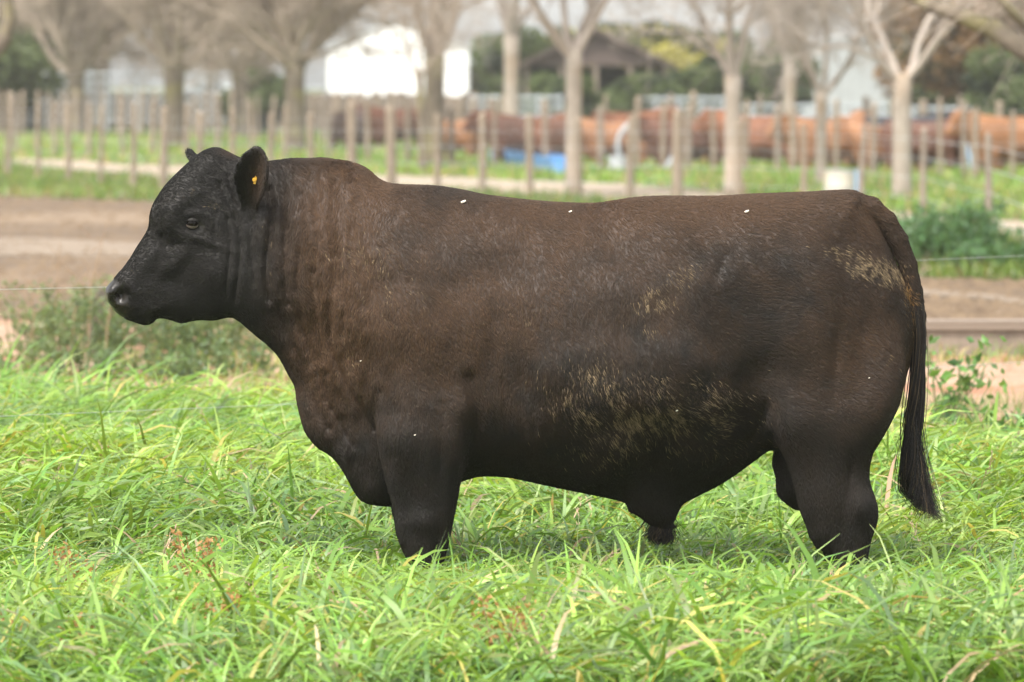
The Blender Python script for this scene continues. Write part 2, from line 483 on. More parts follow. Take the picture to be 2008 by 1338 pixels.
def bovine_field(h, bull=True):
    x0, x1 = float(P(185, 0)[0]), float(P(1860, 0)[0])
    xs = np.arange(x0, x1, h, dtype=np.float32)
    ys = np.arange(-0.50, 0.50, h, dtype=np.float32)
    zs = np.arange(0.0, 1.56, h, dtype=np.float32)
    X, Z = np.meshgrid(xs, zs, indexing='ij')
    poly = BODY if bull else [(q[0], q[1] if not (1220 < q[0] < 1345 and q[1] > 980) else 968 + 0.1 * (q[1] - 980)) for q in BODY]
    s = sdf2(X, Z, poly)
    hm_ = np.clip((pix(X, 0 * X, Z)[0] - 480) / 160, 0, 1).astype(np.float32)
    W = gmap(X, Z, WID, 0.058) * (1 - hm_) + gmap(X, Z, WID, 0.080) * hm_
    R = gmap(X, Z, RAD, 0.10)
    if bull:
        for pts, dep, wd in CREASE:
            c = catmull(pts, 4, False); cx, cz = P(c[:, 0], c[:, 1], -0.3)
            d, _ = seg_dist(X, Z, np.stack([cx, cz], 1), False)
            dep = dep * (1.3 if pts[0][0] < 560 else 1.15)
            W = W - dep * np.exp(-(d / wd) ** 2) + 0.14 * dep * np.exp(-((d - 2.2 * wd) / wd) ** 2)
        # loose wrinkled hide on the neck and fine unevenness elsewhere
        ppx, ppy = pix(X, 0 * X, Z)
        nk = np.exp(-((ppx - 640) / 110) ** 2) * (ppy > 330)
        W = W + 0.0070 * nk * vnoise(X * 26 + 0.15 * Z * 26, Z * 5, seed=3) + 0.0045 * nk * vnoise(X * 60, Z * 34, seed=4)
        W = W + 0.004 * fbm(X * 9, Z * 9, seed=5) + 0.0016 * (ppx < 520) * fbm(X * 38, Z * 38, seed=6)
    Fv = ext_field(X, Z, ys, s, W, R)
    # legs
    legs = [(NFORE, -0.215, [(700,.05),(760,.085),(840,.125),(900,.108),(980,.083),(1040,.078),(1090,.066),(1120,.068),(1168,.08)], [(700,-.20),(860,-.235),(1000,-.215),(1168,-.21)]),
            (FFORE, 0.215, [(800,.12),(900,.105),(980,.083),(1040,.078),(1090,.066),(1150,.08)], [(800,.20),(900,.225),(1150,.21)]),
            (NHIND, -0.19, [(600,.05),(700,.09),(800,.135),(860,.12),(920,.09),(1000,.08),(1060,.068),(1110,.062),(1168,.075)], [(600,-.17),(760,-.2),(900,-.205),(1168,-.20)]),
            (FHIND, 0.19, [(740,.14),(850,.12),(920,.09),(1000,.08),(1060,.068),(1150,.075)], [(740,.19),(900,.205),(1150,.20)])]
    for poly, Y, wt, yt in legs:
        lx, lz = P(np.array([p[0] for p in poly]), np.array([p[1] for p in poly]), Y)
        i = np.where((xs > lx.min() - .08) & (xs < lx.max() + .08))[0]; l = np.where(zs < lz.max() + .08)[0]
        sx, sz = slice(i[0], i[-1] + 1), slice(0, l[-1] + 1)
        sl_ = sdf2(X[sx, sz], Z[sx, sz], poly, Y)
        Wl = interp_z(Z[sx, sz], wt, Y); yl = interp_z(Z[sx, sz], yt, Y)
        f = ext_field(X, Z, ys, sl_, Wl, np.full_like(sl_, 0.075), yl)
        Fv[sx, :, sz] = smin(Fv[sx, :, sz], f, 0.060)
    # tail
    tp = [(1640,400,.040),(1672,400,.041),(1706,410,.039),(1735,434,.036),(1759,470,.033),(1780,518,.028),(1794,568,.022),(1803,622,.019),(1804,680,.017),(1799,730,.015)]
    tail = [(*P3(a, b, -0.035), r) for a, b, r in tp]
    capsule_chain(Fv, xs, ys, zs, tail, 0.007)
    if bull:
        sc = [(*P3(1560, 850, .02), .055), (*P3(1556, 905, 0.0), .062), (*P3(1562, 955, 0.0), .060), (*P3(1570, 975, 0.0), .04)]
        capsule_chain(Fv, xs, ys, zs, sc, 0.03)
    # ears
    for side in (-1, 1):
        if side < 0:
            base = np.array(P3(482, 408, -0.16)); tip = np.array(P3(504, 290, -0.245))
        else:
            base = np.array(P3(430, 375, 0.12)); tip = np.array(P3(366, 303, 0.34))
        U = tip - base; L = np.linalg.norm(U); U = U / L
        opening = np.array([-0.25, -1.0, 0.0]) if side < 0 else np.array([-0.55, -0.2, -0.4])   # way the cup opens
        Nn = opening - U * opening.dot(U); Nn /= np.linalg.norm(Nn)
        Vv = np.cross(U, Nn)
        cen = (base + tip) / 2; rr = L / 2 + 0.07
        i = np.where(abs(xs - cen[0]) < rr)[0]; j = np.where(abs(ys - cen[1]) < rr)[0]; l = np.where(abs(zs - cen[2]) < rr)[0]
        if len(j) == 0: continue
        box = (slice(i[0], i[-1] + 1), slice(j[0], j[-1] + 1), slice(l[0], l[-1] + 1))
        XX, YY, ZZ = np.meshgrid(xs[i], ys[j], zs[l], indexing='ij')
        dx, dy, dz = XX - base[0], YY - base[1], ZZ - base[2]
        u = dx * U[0] + dy * U[1] + dz * U[2]; v = dx * Vv[0] + dy * Vv[1] + dz * Vv[2]; w = dx * Nn[0] + dy * Nn[1] + dz * Nn[2]
        uu = np.clip(u / L, 0, 1)
        hw = np.interp(uu, [0, .12, .3, .5, .7, .85, .95, 1.0], [.028, .038, .051, .058, .055, .042, .024, .006])
        w0 = 14.0 * (1 - .35 * uu) * v * v - 0.012 - 0.03 * (1 - uu)     # concave towards the opening
        th = 0.0085 - .0015 * uu
        f1 = (np.abs(w - w0) - th) * 0.75
        f2 = np.maximum(np.abs(v) - hw, np.maximum(-u - .03, u - L))
        f = np.maximum(f1, f2) - 0.001
        Fv[box] = smin(Fv[box], f.astype(np.float32), 0.012)
    return Fv, xs, ys, zs

def bovine_mesh(h, bull=True):
    Fv, xs, ys, zs = bovine_field(h, bull)
    V, Q = surface_nets(Fv, (xs[0], ys[0], zs[0]), h)
    # light smoothing along edges
    e = np.concatenate([Q[:, [0, 1]], Q[:, [1, 2]], Q[:, [2, 3]], Q[:, [3, 0]]])
    for it in range(3 if bull else 1):
        acc = np.zeros_like(V); 
        cnt = np.bincount(e[:, 0], minlength=len(V)) + np.bincount(e[:, 1], minlength=len(V))
        for k in range(3):
            acc[:, k] = np.bincount(e[:, 0], V[e[:, 1], k], len(V)) + np.bincount(e[:, 1], V[e[:, 0], k], len(V))
        V = V + 0.5 * (acc / cnt[:, None] - V)
    V[:, 1] += head_shift(V[:, 0])
    return V, Q

def vnormals(V, Q):
    n = np.cross(V[Q[:, 2]] - V[Q[:, 0]], V[Q[:, 3]] - V[Q[:, 1]])
    N = np.zeros_like(V)
    for c in range(4):
        for k in range(3):
            N[:, k] += np.bincount(Q[:, c], n[:, k], len(V))
    return N / (np.linalg.norm(N, axis=1, keepdims=True) + 1e-12)

BV, BQ = bovine_mesh(0.0065, True)
BN = vnormals(BV, BQ)
if (BN[np.argmin(BV[:, 1])][1]) > 0:
    BQ = BQ[:, ::-1]; BN = -BN
side = BN[:, 1] < 0.35

def near_surface(px, py):
    """point and normal of the near flank seen at pixel px,py"""
    qx, qy = pix(BV[:, 0], BV[:, 1], BV[:, 2])
    m = (qx - px) ** 2 + (qy - py) ** 2
    c = np.where(m < 64)[0]
    k = c[np.argmin(BV[c, 1])]
    return BV[k].copy(), BN[k].copy()

bpx, bpy_ = pix(BV[:, 0], BV[:, 1], BV[:, 2])
# face modelling: brow, eye socket, nostril, mouth
eyeP, eyeN = near_surface(381, 443)
def push(px, py, rx, ry, depth, rot=0.0, near=True):
    dx, dy = bpx - px, bpy_ - py
    c, s_ = math.cos(rot), math.sin(rot)
    u, v = (dx * c + dy * s_) / rx, (-dx * s_ + dy * c) / ry
    w = np.exp(-(u * u + v * v) * 1.2) * (BN[:, 1] < 0.1)
    BV[:] -= (BN * (depth * w)[:, None]).astype(np.float32)
push(352, 400, 40, 16, -.010, -0.6)      # brow
push(381, 420, 26, 9, -.007, 0.1)        # upper lid fold
push(381, 444, 17, 10, .011)             # socket
push(382, 466, 26, 8, -.004, -0.1)
push(322, 470, 26, 22, .012, -0.9)       # hollow before the eye
push(330, 440, 30, 14, -.006, -1.0)
push(430, 540, 55, 50, -.010)            # cheek
push(236, 580, 11, 14, .030, 0.35)       # nostril
push(250, 560, 22, 8, -.007, 0.9)
push(218, 575, 7, 18, -.005, 0.3)
push(310, 545, 30, 20, .005)
push(300, 500, 50, 10, -.006, -.9)       # bridge edge
push(345, 555, 30, 24, .006)
push(405, 385, 36, 12, -.005, .5)
push(395, 470, 60, 8, -.006, .35)        # cheekbone
push(300, 605, 26, 10, -.007, -.2)       # lower lip
push(455, 520, 10, 60, .004)
# limbs: forearm, knee, gaskin, hock
push(790, 870, 26, 70, -.012); push(862, 905, 13, 70, .010); push(836, 800, 60, 40, -.010)
push(826, 1022, 30, 24, -.012); push(812, 1078, 10, 26, -.008); push(856, 1070, 9, 36, .008); push(903, 800, 20, 34, -.014)
push(1690, 992, 20, 28, -.014); push(1668, 930, 12, 50, .011); push(1625, 960, 24, 60, -.008); push(1560, 830, 44, 50, -.014); push(1650, 1040, 10, 40, .007)
push(1640, 700, 16, 110, .008, .12); push(1730, 640, 30, 110, -.008); push(1470, 760, 40, 60, .014); push(1180, 700, 200, 90, -.008)
push(690, 560, 60, 130, .010, .15); push(790, 560, 70, 120, -.012, .2); push(960, 700, 24, 110, .012, .1)
push(340, 520, 60, 14, -.006, -0.75)     # facial crest
BN = vnormals(BV, BQ)

# ---- coat colour masks from the side view
def blob(px, py, rx, ry, rot=0.0):
    dx, dy = bpx - px, bpy_ - py
    c, s_ = math.cos(rot), math.sin(rot)
    return np.exp(-(((dx * c + dy * s_) / rx) ** 2 + ((-dx * s_ + dy * c) / ry) ** 2))
nz = fbm(BV[:, 0] * 14, BV[:, 2] * 14, BV[:, 1] * 14, seed=11)
nz2 = fbm(BV[:, 0] * 40 - BV[:, 2] * 10, BV[:, 2] * 22, seed=12)
brown = np.clip(.80 * blob(660, 520, 100, 210) + .75 * blob(700, 380, 90, 60) + .6 * blob(850, 640, 190, 150) + .35 * blob(1150, 520, 260, 130)
                + .4 * blob(1450, 400, 260, 40) + .45 * blob(1680, 690, 120, 150) + .4 * blob(640, 760, 70, 110) + .3 * blob(1640, 960, 60, 60) + .18 + .28 * nz + .15 * nz2, 0, 1)
brown += .45 * np.exp(-((bpy_ - 420) / 60) ** 2) * np.clip((bpx - 760) / 150, 0, 1)  # lighter brown band along the back paints in light from above
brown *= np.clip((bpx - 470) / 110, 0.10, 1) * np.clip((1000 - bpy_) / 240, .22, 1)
brown = np.clip(brown + .75 * blob(503, 350, 14, 48, .1) + .5 * blob(445, 300, 22, 8, .3), 0, 1)
mud = (1.0 * blob(1235, 770, 120, 42, .12) + 1.0 * blob(1290, 820, 130, 55, .2) + .6 * blob(1160, 760, 45, 60) + .55 * blob(1400, 800, 70, 45) + .6 * blob(1190, 860, 110, 45)
       + 1.6 * blob(1318, 560, 42, 24, -.75) + 1.2 * blob(1280, 590, 40, 18, -.7) + .8 * blob(1275, 650, 18, 12)
       + 1.5 * blob(1690, 520, 60, 18, .35) + .6 * blob(1670, 495, 25, 14) + .6 * blob(1740, 530, 40, 22) + 1.1 * blob(1783, 585, 12, 55, -.15)
       + .5 * blob(1762, 690, 20, 40) + .35 * blob(1030, 615, 26, 18) + .33 * blob(730, 560, 60, 70) + .3 * blob(820, 555, 20, 50)
       + .5 * blob(418, 403, 18, 9, .5) + .35 * blob(350, 385, 30, 8, -.4) + .35 * blob(262, 540, 12, 22, .6) + .35 * blob(240, 605, 18, 16) + .35 * blob(700, 500, 60, 25)
       + .25 * blob(690, 690, 35, 60) + .3 * blob(528, 500, 10, 60))
mud = mud * (BN[:, 1] < 0.3)
muzzle = np.clip(1.6 * (blob(224, 588, 20, 34, -.35)) - .25, 0, 1)

coat, n, l, b = new_mat('bull_hide')
def att(n, name):
    a = n.new('ShaderNodeAttribute'); a.attribute_name = name; return a
a1, a2, a3 = att(n, 'brown'), att(n, 'mud'), att(n, 'muzzle')
tc = n.new('ShaderNodeTexCoord'); mp = n.new('ShaderNodeMapping'); mp.inputs['Scale'].default_value = (1.0, 1.0, 0.38)
mp.inputs['Rotation'].default_value = (0, 0.35, 0)
l.new(tc.outputs['Object'], mp.inputs['Vector'])
ns = n.new('ShaderNodeTexNoise'); ns.inputs['Scale'].default_value = 150; ns.inputs['Detail'].default_value = 5; l.new(mp.outputs[0], ns.inputs['Vector'])
ns2 = n.new('ShaderNodeTexNoise'); ns2.inputs['Scale'].default_value = 26; ns2.inputs['Detail'].default_value = 6; l.new(tc.outputs['Object'], ns2.inputs['Vector'])
mxa = n.new('ShaderNodeMixRGB'); mxa.inputs['Color1'].default_value = (.0080, .0066, .0048, 1); mxa.inputs['Color2'].default_value = (.040, .0215, .0120, 1)
l.new(a1.outputs['Fac'], mxa.inputs['Fac'])
mm = n.new('ShaderNodeMath'); mm.operation = 'MULTIPLY'; l.new(a2.outputs['Fac'], mm.inputs[0])
rr = n.new('ShaderNodeValToRGB'); rr.color_ramp.elements[0].position = .50; rr.color_ramp.elements[1].position = .74
l.new(ns.outputs['Fac'], rr.inputs['Fac']); l.new(rr.outputs[0], mm.inputs[1])
mxb = n.new('ShaderNodeMixRGB'); mxb.inputs['Color2'].default_value = (.085, .060, .034, 1)
l.new(mm.outputs[0], mxb.inputs['Fac']); l.new(mxa.outputs[0], mxb.inputs['Color1'])
l.new(mxb.outputs[0], b.inputs['Base Color'])
mr = n.new('ShaderNodeMapRange'); mr.inputs['To Min'].default_value = .62; mr.inputs['To Max'].default_value = .26
l.new(a3.outputs['Fac'], mr.inputs['Value']); l.new(mr.outputs[0], b.inputs['Roughness'])
b.inputs['Specular IOR Level'].default_value = .26
b.inputs['Sheen Weight'].default_value = .07; b.inputs['Sheen Roughness'].default_value = .45; b.inputs['Sheen Tint'].default_value = (.85, .72, .56, 1)
bp1 = n.new('ShaderNodeBump'); bp1.inputs['Strength'].default_value = .40; bp1.inputs['Distance'].default_value = .004
bp2 = n.new('ShaderNodeBump'); bp2.inputs['Strength'].default_value = .5; bp2.inputs['Distance'].default_value = .008
l.new(ns.outputs['Fac'], bp1.inputs['Height']); l.new(ns2.outputs['Fac'], bp2.inputs['Height'])
l.new(bp1.outputs[0], bp2.inputs['Normal']); l.new(bp2.outputs[0], b.inputs['Normal'])

bull = empty('bull', (0, 0, 0))
tag(bull, 'large black bull with brown tinged neck and dried mud standing side on in the grass', 'bull')
bme = np_mesh('body', BV, BQ, coat)
fattr(bme, 'brown', brown); fattr(bme, 'mud', np.clip(mud, 0, 1.2)); fattr(bme, 'muzzle', muzzle)
body = obj('body', bme, bull)

# ---- coat hair: short combed strands rooted all over the hide
def hair_obj(name, pts, rad, col, mat, parent):
    """pts (n,k,3), rad (n,k), col (n,3)"""
    nC, k = pts.shape[:2]
    cu = bpy.data.hair_curves.new(name)
    cu.add_curves([k] * nC)
    cu.attributes['position'].data.foreach_set('vector', np.ascontiguousarray(pts, np.float32).ravel())
    ra = cu.attributes.get('radius') or cu.attributes.new('radius', 'FLOAT', 'POINT')
    ra.data.foreach_set('value', np.ascontiguousarray(rad, np.float32).ravel())
    ca = cu.attributes.new('col', 'FLOAT_COLOR', 'POINT')
    c4 = np.concatenate([col, np.ones((nC, 1))], 1)
    ca.data.foreach_set('color', np.repeat(c4, k, 0).astype(np.float32).ravel())
    cu.materials.append(mat)
    return obj(name, cu, parent)

hairm, n, l, b = new_mat('coat_hair')
a = att(n, 'col'); l.new(a.outputs['Color'], b.inputs['Base Color'])
b.inputs['Roughness'].default_value = .60; b.inputs['Specular IOR Level'].default_value = .24

A_ = BV[BQ[:, 0]]; B_ = BV[BQ[:, 1]]; C_ = BV[BQ[:, 2]]; D_ = BV[BQ[:, 3]]
area = np.linalg.norm(np.cross(C_ - A_, D_ - B_), axis=1)
fn = BN[BQ].mean(1)
wgt = area * np.where(fn[:, 1] < 0.35, 1.0, 0.3)
fmuz = muzzle[BQ].mean(1); wgt *= (fmuz < .15)
fpx, fpy = bpx[BQ].mean(1), bpy_[BQ].mean(1)
wgt *= ~(((fpx - 381) / 19) ** 2 + ((fpy - 443) / 12) ** 2 < 1)
wgt *= (fpy < 1175)
NH = 330000
fi = rng.choice(len(BQ), NH, p=wgt / wgt.sum())
u, v = rng.random((NH, 1)), rng.random((NH, 1))
root = (A_[fi] * (1 - u) + B_[fi] * u) * (1 - v) + (D_[fi] * (1 - u) + C_[fi] * u) * v
Nn = fn[fi]; Nn /= np.linalg.norm(Nn, axis=1, keepdims=True) + 1e-9
hx, hy = pix(root[:, 0], root[:, 1], root[:, 2])
dirx = np.interp(hx, [200, 330, 450, 560, 700, 1000, 1300, 1500, 1700], [.9, .8, .5, .25, .35, .3, .45, .9, .9])
dirz = np.interp(hx, [200, 330, 450, 560, 700, 1000, 1300, 1500, 1700], [.3, .1, -.5, -1, -1, -1, -.9, -.35, -.6])
low = np.clip((hy - 780) / 240, 0, 1); low = low * low * (3 - 2 * low)
dirx = dirx * (1 - low) + .15 * low; dirz = dirz * (1 - low) - 1 * low
ang = .55 * fbm(root[:, 0] * 7, root[:, 2] * 7, seed=21) + .18 * vnoise(root[:, 0] * 55, root[:, 2] * 55, seed=22) + rng.normal(0, .13, NH) * np.where(hx < 520, 1.3, 1.0)
wr = np.exp(-((hx - 700) / 110) ** 2); ang += wr * .7 * vnoise(root[:, 0] * 22, root[:, 2] * 22, seed=23)
ca, sa = np.cos(ang), np.sin(ang)
Dv = np.stack([dirx * ca - dirz * sa, 0.0 * dirx, dirx * sa + dirz * ca], 1)
Dv -= Nn * (Dv * Nn).sum(1, keepdims=True)
Dv /= np.linalg.norm(Dv, axis=1, keepdims=True) + 1e-6
mudv = mud[BQ].mean(1)[fi]; brv = brown[BQ].mean(1)[fi]
L = .015 + .006 * rng.random(NH)
L = np.where(hx < 520, .011, L)
L += .012 * np.exp(-((hx - 1300) / 230) ** 2 - ((hy - 860) / 90) ** 2)
L += .012 * np.exp(-((hx - 660) / 110) ** 2 - ((hy - 325) / 22) ** 2)
L += .030 * np.exp(-((hx - 1300) / 36) ** 2 - ((hy - 1035) / 30) ** 2)
L += .008 * np.exp(-((hx - 425) / 40) ** 2 - ((hy - 296) / 14) ** 2)
cl = rng.random(NH)
clump = .5 + .5 * vnoise(root[:, 0] * 95, root[:, 2] * 42, seed=31)
ridge = np.clip(.5 + 1.3 * fbm(root[:, 0] * 17 + root[:, 2] * 6, root[:, 2] * 15, seed=33), 0, 1)
sel = cl < 1.15 * np.clip(mudv, 0, 1.1) ** 1.4 * clump ** 1.5 * (.15 + 1.5 * ridge ** 2)
L = np.where(sel, L * 1.05, L)
lift = .10 + .10 * rng.random(NH) + .3 * np.exp(-((hx - 1300) / 60) ** 2 - ((hy - 1035) / 40) ** 2)
p0 = root - Nn * .0015
p1 = root + Dv * (L * .5)[:, None] + Nn * (L * lift)[:, None]
p2 = root + Dv * L[:, None] + Nn * (L * lift * 1.0)[:, None]
base = np.array([.0082, .0066, .0046]); brn = np.array([.063, .033, .0150])
tone = brv[:, None] * (.6 + .6 * rng.random((NH, 1)))
col = base * (1 - tone) + brn * tone
col *= (.82 + .36 * rng.random((NH, 1)))
mc = np.array([.25, .18, .10]) * (.30 + .9 * rng.random((NH, 1)) ** 1.5)
redm = np.exp(-((hx - 1785) / 16) ** 2 - ((hy - 590) / 60) ** 2)[:, None]
mc = mc * (1 - redm) + np.array([.26, .13, .03]) * redm
bl = (.45 + .55 * rng.random((NH, 1)) ** 1.2) * np.clip(.50 + clump, 0, 1)[:, None]
col = np.where(sel[:, None], mc * bl + col * (1 - bl), col)
col *= np.interp(hx, [480, 600], [.62, 1.0])[:, None]
rad = np.stack([np.full(NH, .00066), np.full(NH, .00054), np.full(NH, .0001)], 1) * (np.where(sel, 1.15, 1.0) * np.where(hx < 520, 1.25, 1.0))[:, None]
coat_h = hair_obj('coat_hair', np.stack([p0, p1, p2], 1), rad, col, hairm, bull)
coat_h['kind'] = 'stuff'

# ---- long hair: tail switch and sheath tuft
def strands(name, n_, path, spread, r, colr, seed, curl=.012, lenvar=.25, k=12):
    g = np.random.default_rng(seed)
    path = np.array(path); m = len(path)
    t = np.linspace(0, 1, k)[None, :] * (1 - lenvar * g.random((n_, 1)))
    s_ = t * (m - 1); i = np.clip(s_.astype(int), 0, m - 2); f = s_ - i
    c = path[i, :3] * (1 - f[..., None]) + path[i + 1, :3] * f[..., None]
    sp = path[i, 3] * (1 - f) + path[i + 1, 3] * f
    K_ = 15; kc = g.integers(0, K_, n_)
    kth = g.random(K_) * 6.283; kr = np.sqrt(g.random(K_)); kend = .25 + .75 * g.random(K_); kph = g.random(K_) * 6.283; kf = 6 + 8 * g.random(K_)
    tl = np.clip(t, 0, 1)
    sp2 = sp * (.45 + .5 * tl)
    c[..., 0] += np.cos(kth[kc])[:, None] * kr[kc][:, None] * sp2; c[..., 1] += np.sin(kth[kc])[:, None] * kr[kc][:, None] * sp2 * spread
    loose = (.0035 + .010 * tl ** 2) * np.where(g.random((n_, 1)) < .12, 2.8, 1.0)
    c[..., 0] += loose * g.normal(0, 1, (n_, 1)); c[..., 1] += loose * g.normal(0, 1, (n_, 1))
    c[..., 0] += curl * (tl + .8 * tl ** 4) * np.sin(kf[kc][:, None] * tl + kph[kc][:, None]); c[..., 1] += curl * tl * np.cos(kf[kc][:, None] * tl + kph[kc][:, None])
    c[..., 2] += (1 - kend[kc])[:, None] * tl ** 2 * .24 * abs(path[0, 2] - path[-1, 2])
    rd = r * (1 - .75 * t)
    col = np.array(colr) * (.5 + 1.1 * g.random((n_, 1)))
    strw = g.random(n_) < .16
    col[strw] = np.array([.09, .06, .032]) * (.6 + .6 * g.random((strw.sum(), 1)))
    return hair_obj(name, c, rd, col, hairm, bull)
tw = [(*P3(1797, 600, -.04), .012), (*P3(1803, 660, -.04), .014), (*P3(1800, 720, -.04), .019), (*P3(1795, 780, -.04), .023), (*P3(1789, 840, -.04), .032), (*P3(1789, 890, -.04), .033),
      (*P3(1793, 940, -.04), .030), (*P3(1796, 985, -.04), .028), (*P3(1804, 1012, -.04), .026), (*P3(1822, 1030, -.04), .020)]
strands('tail_switch', 1250, tw, .8, .0013, (.0105, .0085, .0070), 5, curl=.022, lenvar=.30, k=22)
st = [(*P3(1298, 995, 0), .048), (*P3(1298, 1030, 0), .046), (*P3(1295, 1072, 0), .040)]
strands('sheath_tuft', 1800, st, .8, .0013, (.008, .0065, .005), 6, curl=.008, lenvar=.25, k=8)

# ---- eye, hooves, ear tag
eyem, n, l, b = new_mat('wet_eye'); b.inputs['Base Color'].default_value = (.006, .004, .003, 1); b.inputs['Roughness'].default_value = .06; b.inputs['Specular IOR Level'].default_value = .12
b.inputs['Coat Weight'].default_value = 0; b.inputs['Coat Roughness'].default_value = .05
lidm, n, l, b = new_mat('eye_rim'); b.inputs['Base Color'].default_value = (.085, .065, .055, 1); b.inputs['Roughness'].default_value = .35
def sphere(r, seg=24, rings=14, sc=(1, 1, 1)):
    v = []; f = []
    for i in range(rings + 1):
        th = math.pi * i / rings
        for j in range(seg):
            ph = 2 * math.pi * j / seg
            v.append((r * sc[0] * math.sin(th) * math.cos(ph), r * sc[1] * math.sin(th) * math.sin(ph), r * sc[2] * math.cos(th)))
    for i in range(rings):
        for j in range(seg):
            a = i * seg + j; b2 = i * seg + (j + 1) % seg
            f.append((a, a + seg, b2 + seg, b2))
    return v, f
def poly_obj(name, v, f, mat, parent, loc=None, smooth=True):
    me = bpy.data.meshes.new(name); me.from_pydata(v, [], f)
    me.polygons.foreach_set('use_smooth', np.full(len(me.polygons), smooth)); me.update()
    me.materials.append(mat)
    return obj(name, me, parent, loc)
for sgn in (-1, 1):
    shift = float(head_shift(eyeP[0]))
    c = np.array([eyeP[0], eyeP[1], eyeP[2]]) + np.array([0, .014, 0])
    if sgn > 0: c[1] = 2 * shift - c[1]
    v, f = sphere(.0228, sc=(1.0, 1.0, .95))
    eb = poly_obj('eye', v, f, eyem, bull, tuple(c))
    # almond lids: a band hugging the ball above and below
    for nm, up in (('upper_eyelid', 1), ('lower_eyelid', -1)):
        vv = []; ff = []; M = 18
        for i in range(M + 1):
            t = -1 + 2 * i / M
            az = t * 1.12
            for j, (el, rr2) in enumerate(((.46 if up > 0 else .36, .0230), (.56 if up > 0 else .43, .0256 if up > 0 else .0243), (.72 if up > 0 else .55, .0254 if up > 0 else .0240), (1.0, .0205))):
                e = el * (1 - t * t) ** .6 + (.02 if j == 0 else .06 + .1 * j) 
                e = e * up - .10 * t
                vv.append((rr2 * math.cos(e) * math.sin(az), sgn * rr2 * math.cos(e) * math.cos(az), rr2 * math.sin(e)))
        for i in range(M):
            for j in range(3):
                a_ = i * 4 + j; ff.append((a_, a_ + 1, a_ + 5, a_ + 4))
        poly_obj(nm, vv, ff, lidm if up < 0 else coat, bull, tuple(c))

# lashes added over the near eye to shade its sky reflection
gl = np.random.default_rng(9); nl_ = 44
az_ = np.linspace(-1.0, .9, nl_); le = np.stack([np.sin(az_) * .0235, -np.cos(az_) * .0235, .0105 * (1 - az_ ** 2) ** .6 + .001], 1)
ld = np.stack([np.sin(az_) * .8 + gl.normal(0, .1, nl_), -np.cos(az_) * .9, -.28 + gl.normal(0, .1, nl_)], 1)
lp = le[:, None] + ld[:, None] * np.linspace(0, 1, 4)[None, :, None] * .013 + np.array([0, 0, .004])[None, None] * (np.linspace(0, 1, 4)[None, :, None] ** 2)
hair_obj('eyelashes', lp + (np.array([eyeP[0], eyeP[1], eyeP[2]]) + np.array([0, .014, 0]))[None, None], np.full((nl_, 4), .0006) * np.array([1, .9, .7, .3]), np.full((nl_, 3), .006), hairm, bull)
hoofm = noise_mat('hoof_horn', (.02, .017, .015), (.06, .05, .04), 40, .5, .3)
for px_, Yh in ((838, -.21), (830, .21), (1656, -.20), (1646, .20)):
    x_ = float(P(px_, 1160, Yh)[0]); hb = bpy.data.objects  # cloven hoof: two claws
    m = MB()
    for c_ in (-1, 1):
        ring = []
        for z_, ra_, fx in ((0, .062, -.022), (.035, .056, -.012), (.07, .045, -.002)):
            ring.append((z_, ra_, fx))
        n0 = len(m.v)
        for z_, ra_, fx in ring:
            for k in range(12):
                t = 2 * math.pi * k / 12
                m.v.append((x_ + fx + ra_ * 1.12 * math.cos(t), Yh + c_ * .033 + ra_ * .52 * math.sin(t), z_ + .004))
        for i in range(2):
            for k in range(12):
                a_ = n0 + i * 12 + k; b_ = n0 + i * 12 + (k + 1) % 12
                m.f.append((a_, b_, b_ + 12, a_ + 12))
        m.f.append(tuple(n0 + k for k in reversed(range(12)))); m.f.append(tuple(n0 + 24 + k for k in range(12)))
    m.build('hoof', hoofm, bull, smooth=True)

tagm, n, l, b = new_mat('yellow_plastic'); b.inputs['Base Color'].default_value = (.48, .26, .01, 1); b.inputs['Roughness'].default_value = .4
tP, tN = near_surface(494, 358)
m = MB()
m.tube([(0, -.004, 0), (0, .006, 0)], [.0075, .0075], 14)
m.tube([(0, -.010, 0), (0, -.004, 0)], [.005, .006], 10)
m.box((.004, -.0015, .002), (.004, .0015, .017), ry=.25)
et = m.build('ear_tag', tagm, bull, tuple(tP + np.array([0, -.006, 0])))
# flecks of chaff on the coat
fleck, n, l, b = new_mat('dry_chaff'); b.inputs['Base Color'].default_value = (.62, .55, .45, 1)
for fx, fy, s_ in ((910, 391, .009), (1122, 411, .006), (1462, 411, .008), (818, 848, .0035), (703, 710, .003), (1706, 735, .003), (1330, 810, .004)):
    q, nq = near_surface(fx, fy)
    m = MB()
    m.tube([(-s_, 0, -s_ * .3), (0, 0, 0), (s_ * .8, 0, s_ * .4)], [s_ * .35, s_ * .5, s_ * .3], 6)
    m.build('chaff_fleck', fleck, bull, tuple(q + nq * .006))
# ================================================================== GROUND
soil_c = dict(c1=(.17, .125, .09), c2=(.30, .235, .175))
base_m = noise_mat('pasture_earth', (.050, .070, .022), (.10, .130, .045), 1.3, .95, .6, 12, .03, c3=(.13, .105, .07), scale3=.35)
n_g = 60
gx = np.concatenate([np.linspace(-1500, -60, 8), np.linspace(-50, 50, 41), np.linspace(60, 1500, 8)])
gy = np.concatenate([np.linspace(-120, -24, 6), np.linspace(-20, 60, 41), np.linspace(70, 300, 24), np.linspace(400, 4000, 10)])
GX, GY = np.meshgrid(gx, gy, indexing='ij')
GV = np.stack([GX.ravel(), GY.ravel(), 0 * GX.ravel()], 1)
ii, jj = np.meshgrid(np.arange(len(gx) - 1), np.arange(len(gy) - 1), indexing='ij')
q0 = (ii * len(gy) + jj).ravel()
GQ = np.stack([q0, q0 + len(gy), q0 + len(gy) + 1, q0 + 1], 1)
tag(obj('ground', np_mesh('ground', GV, GQ, base_m)), kind='structure')

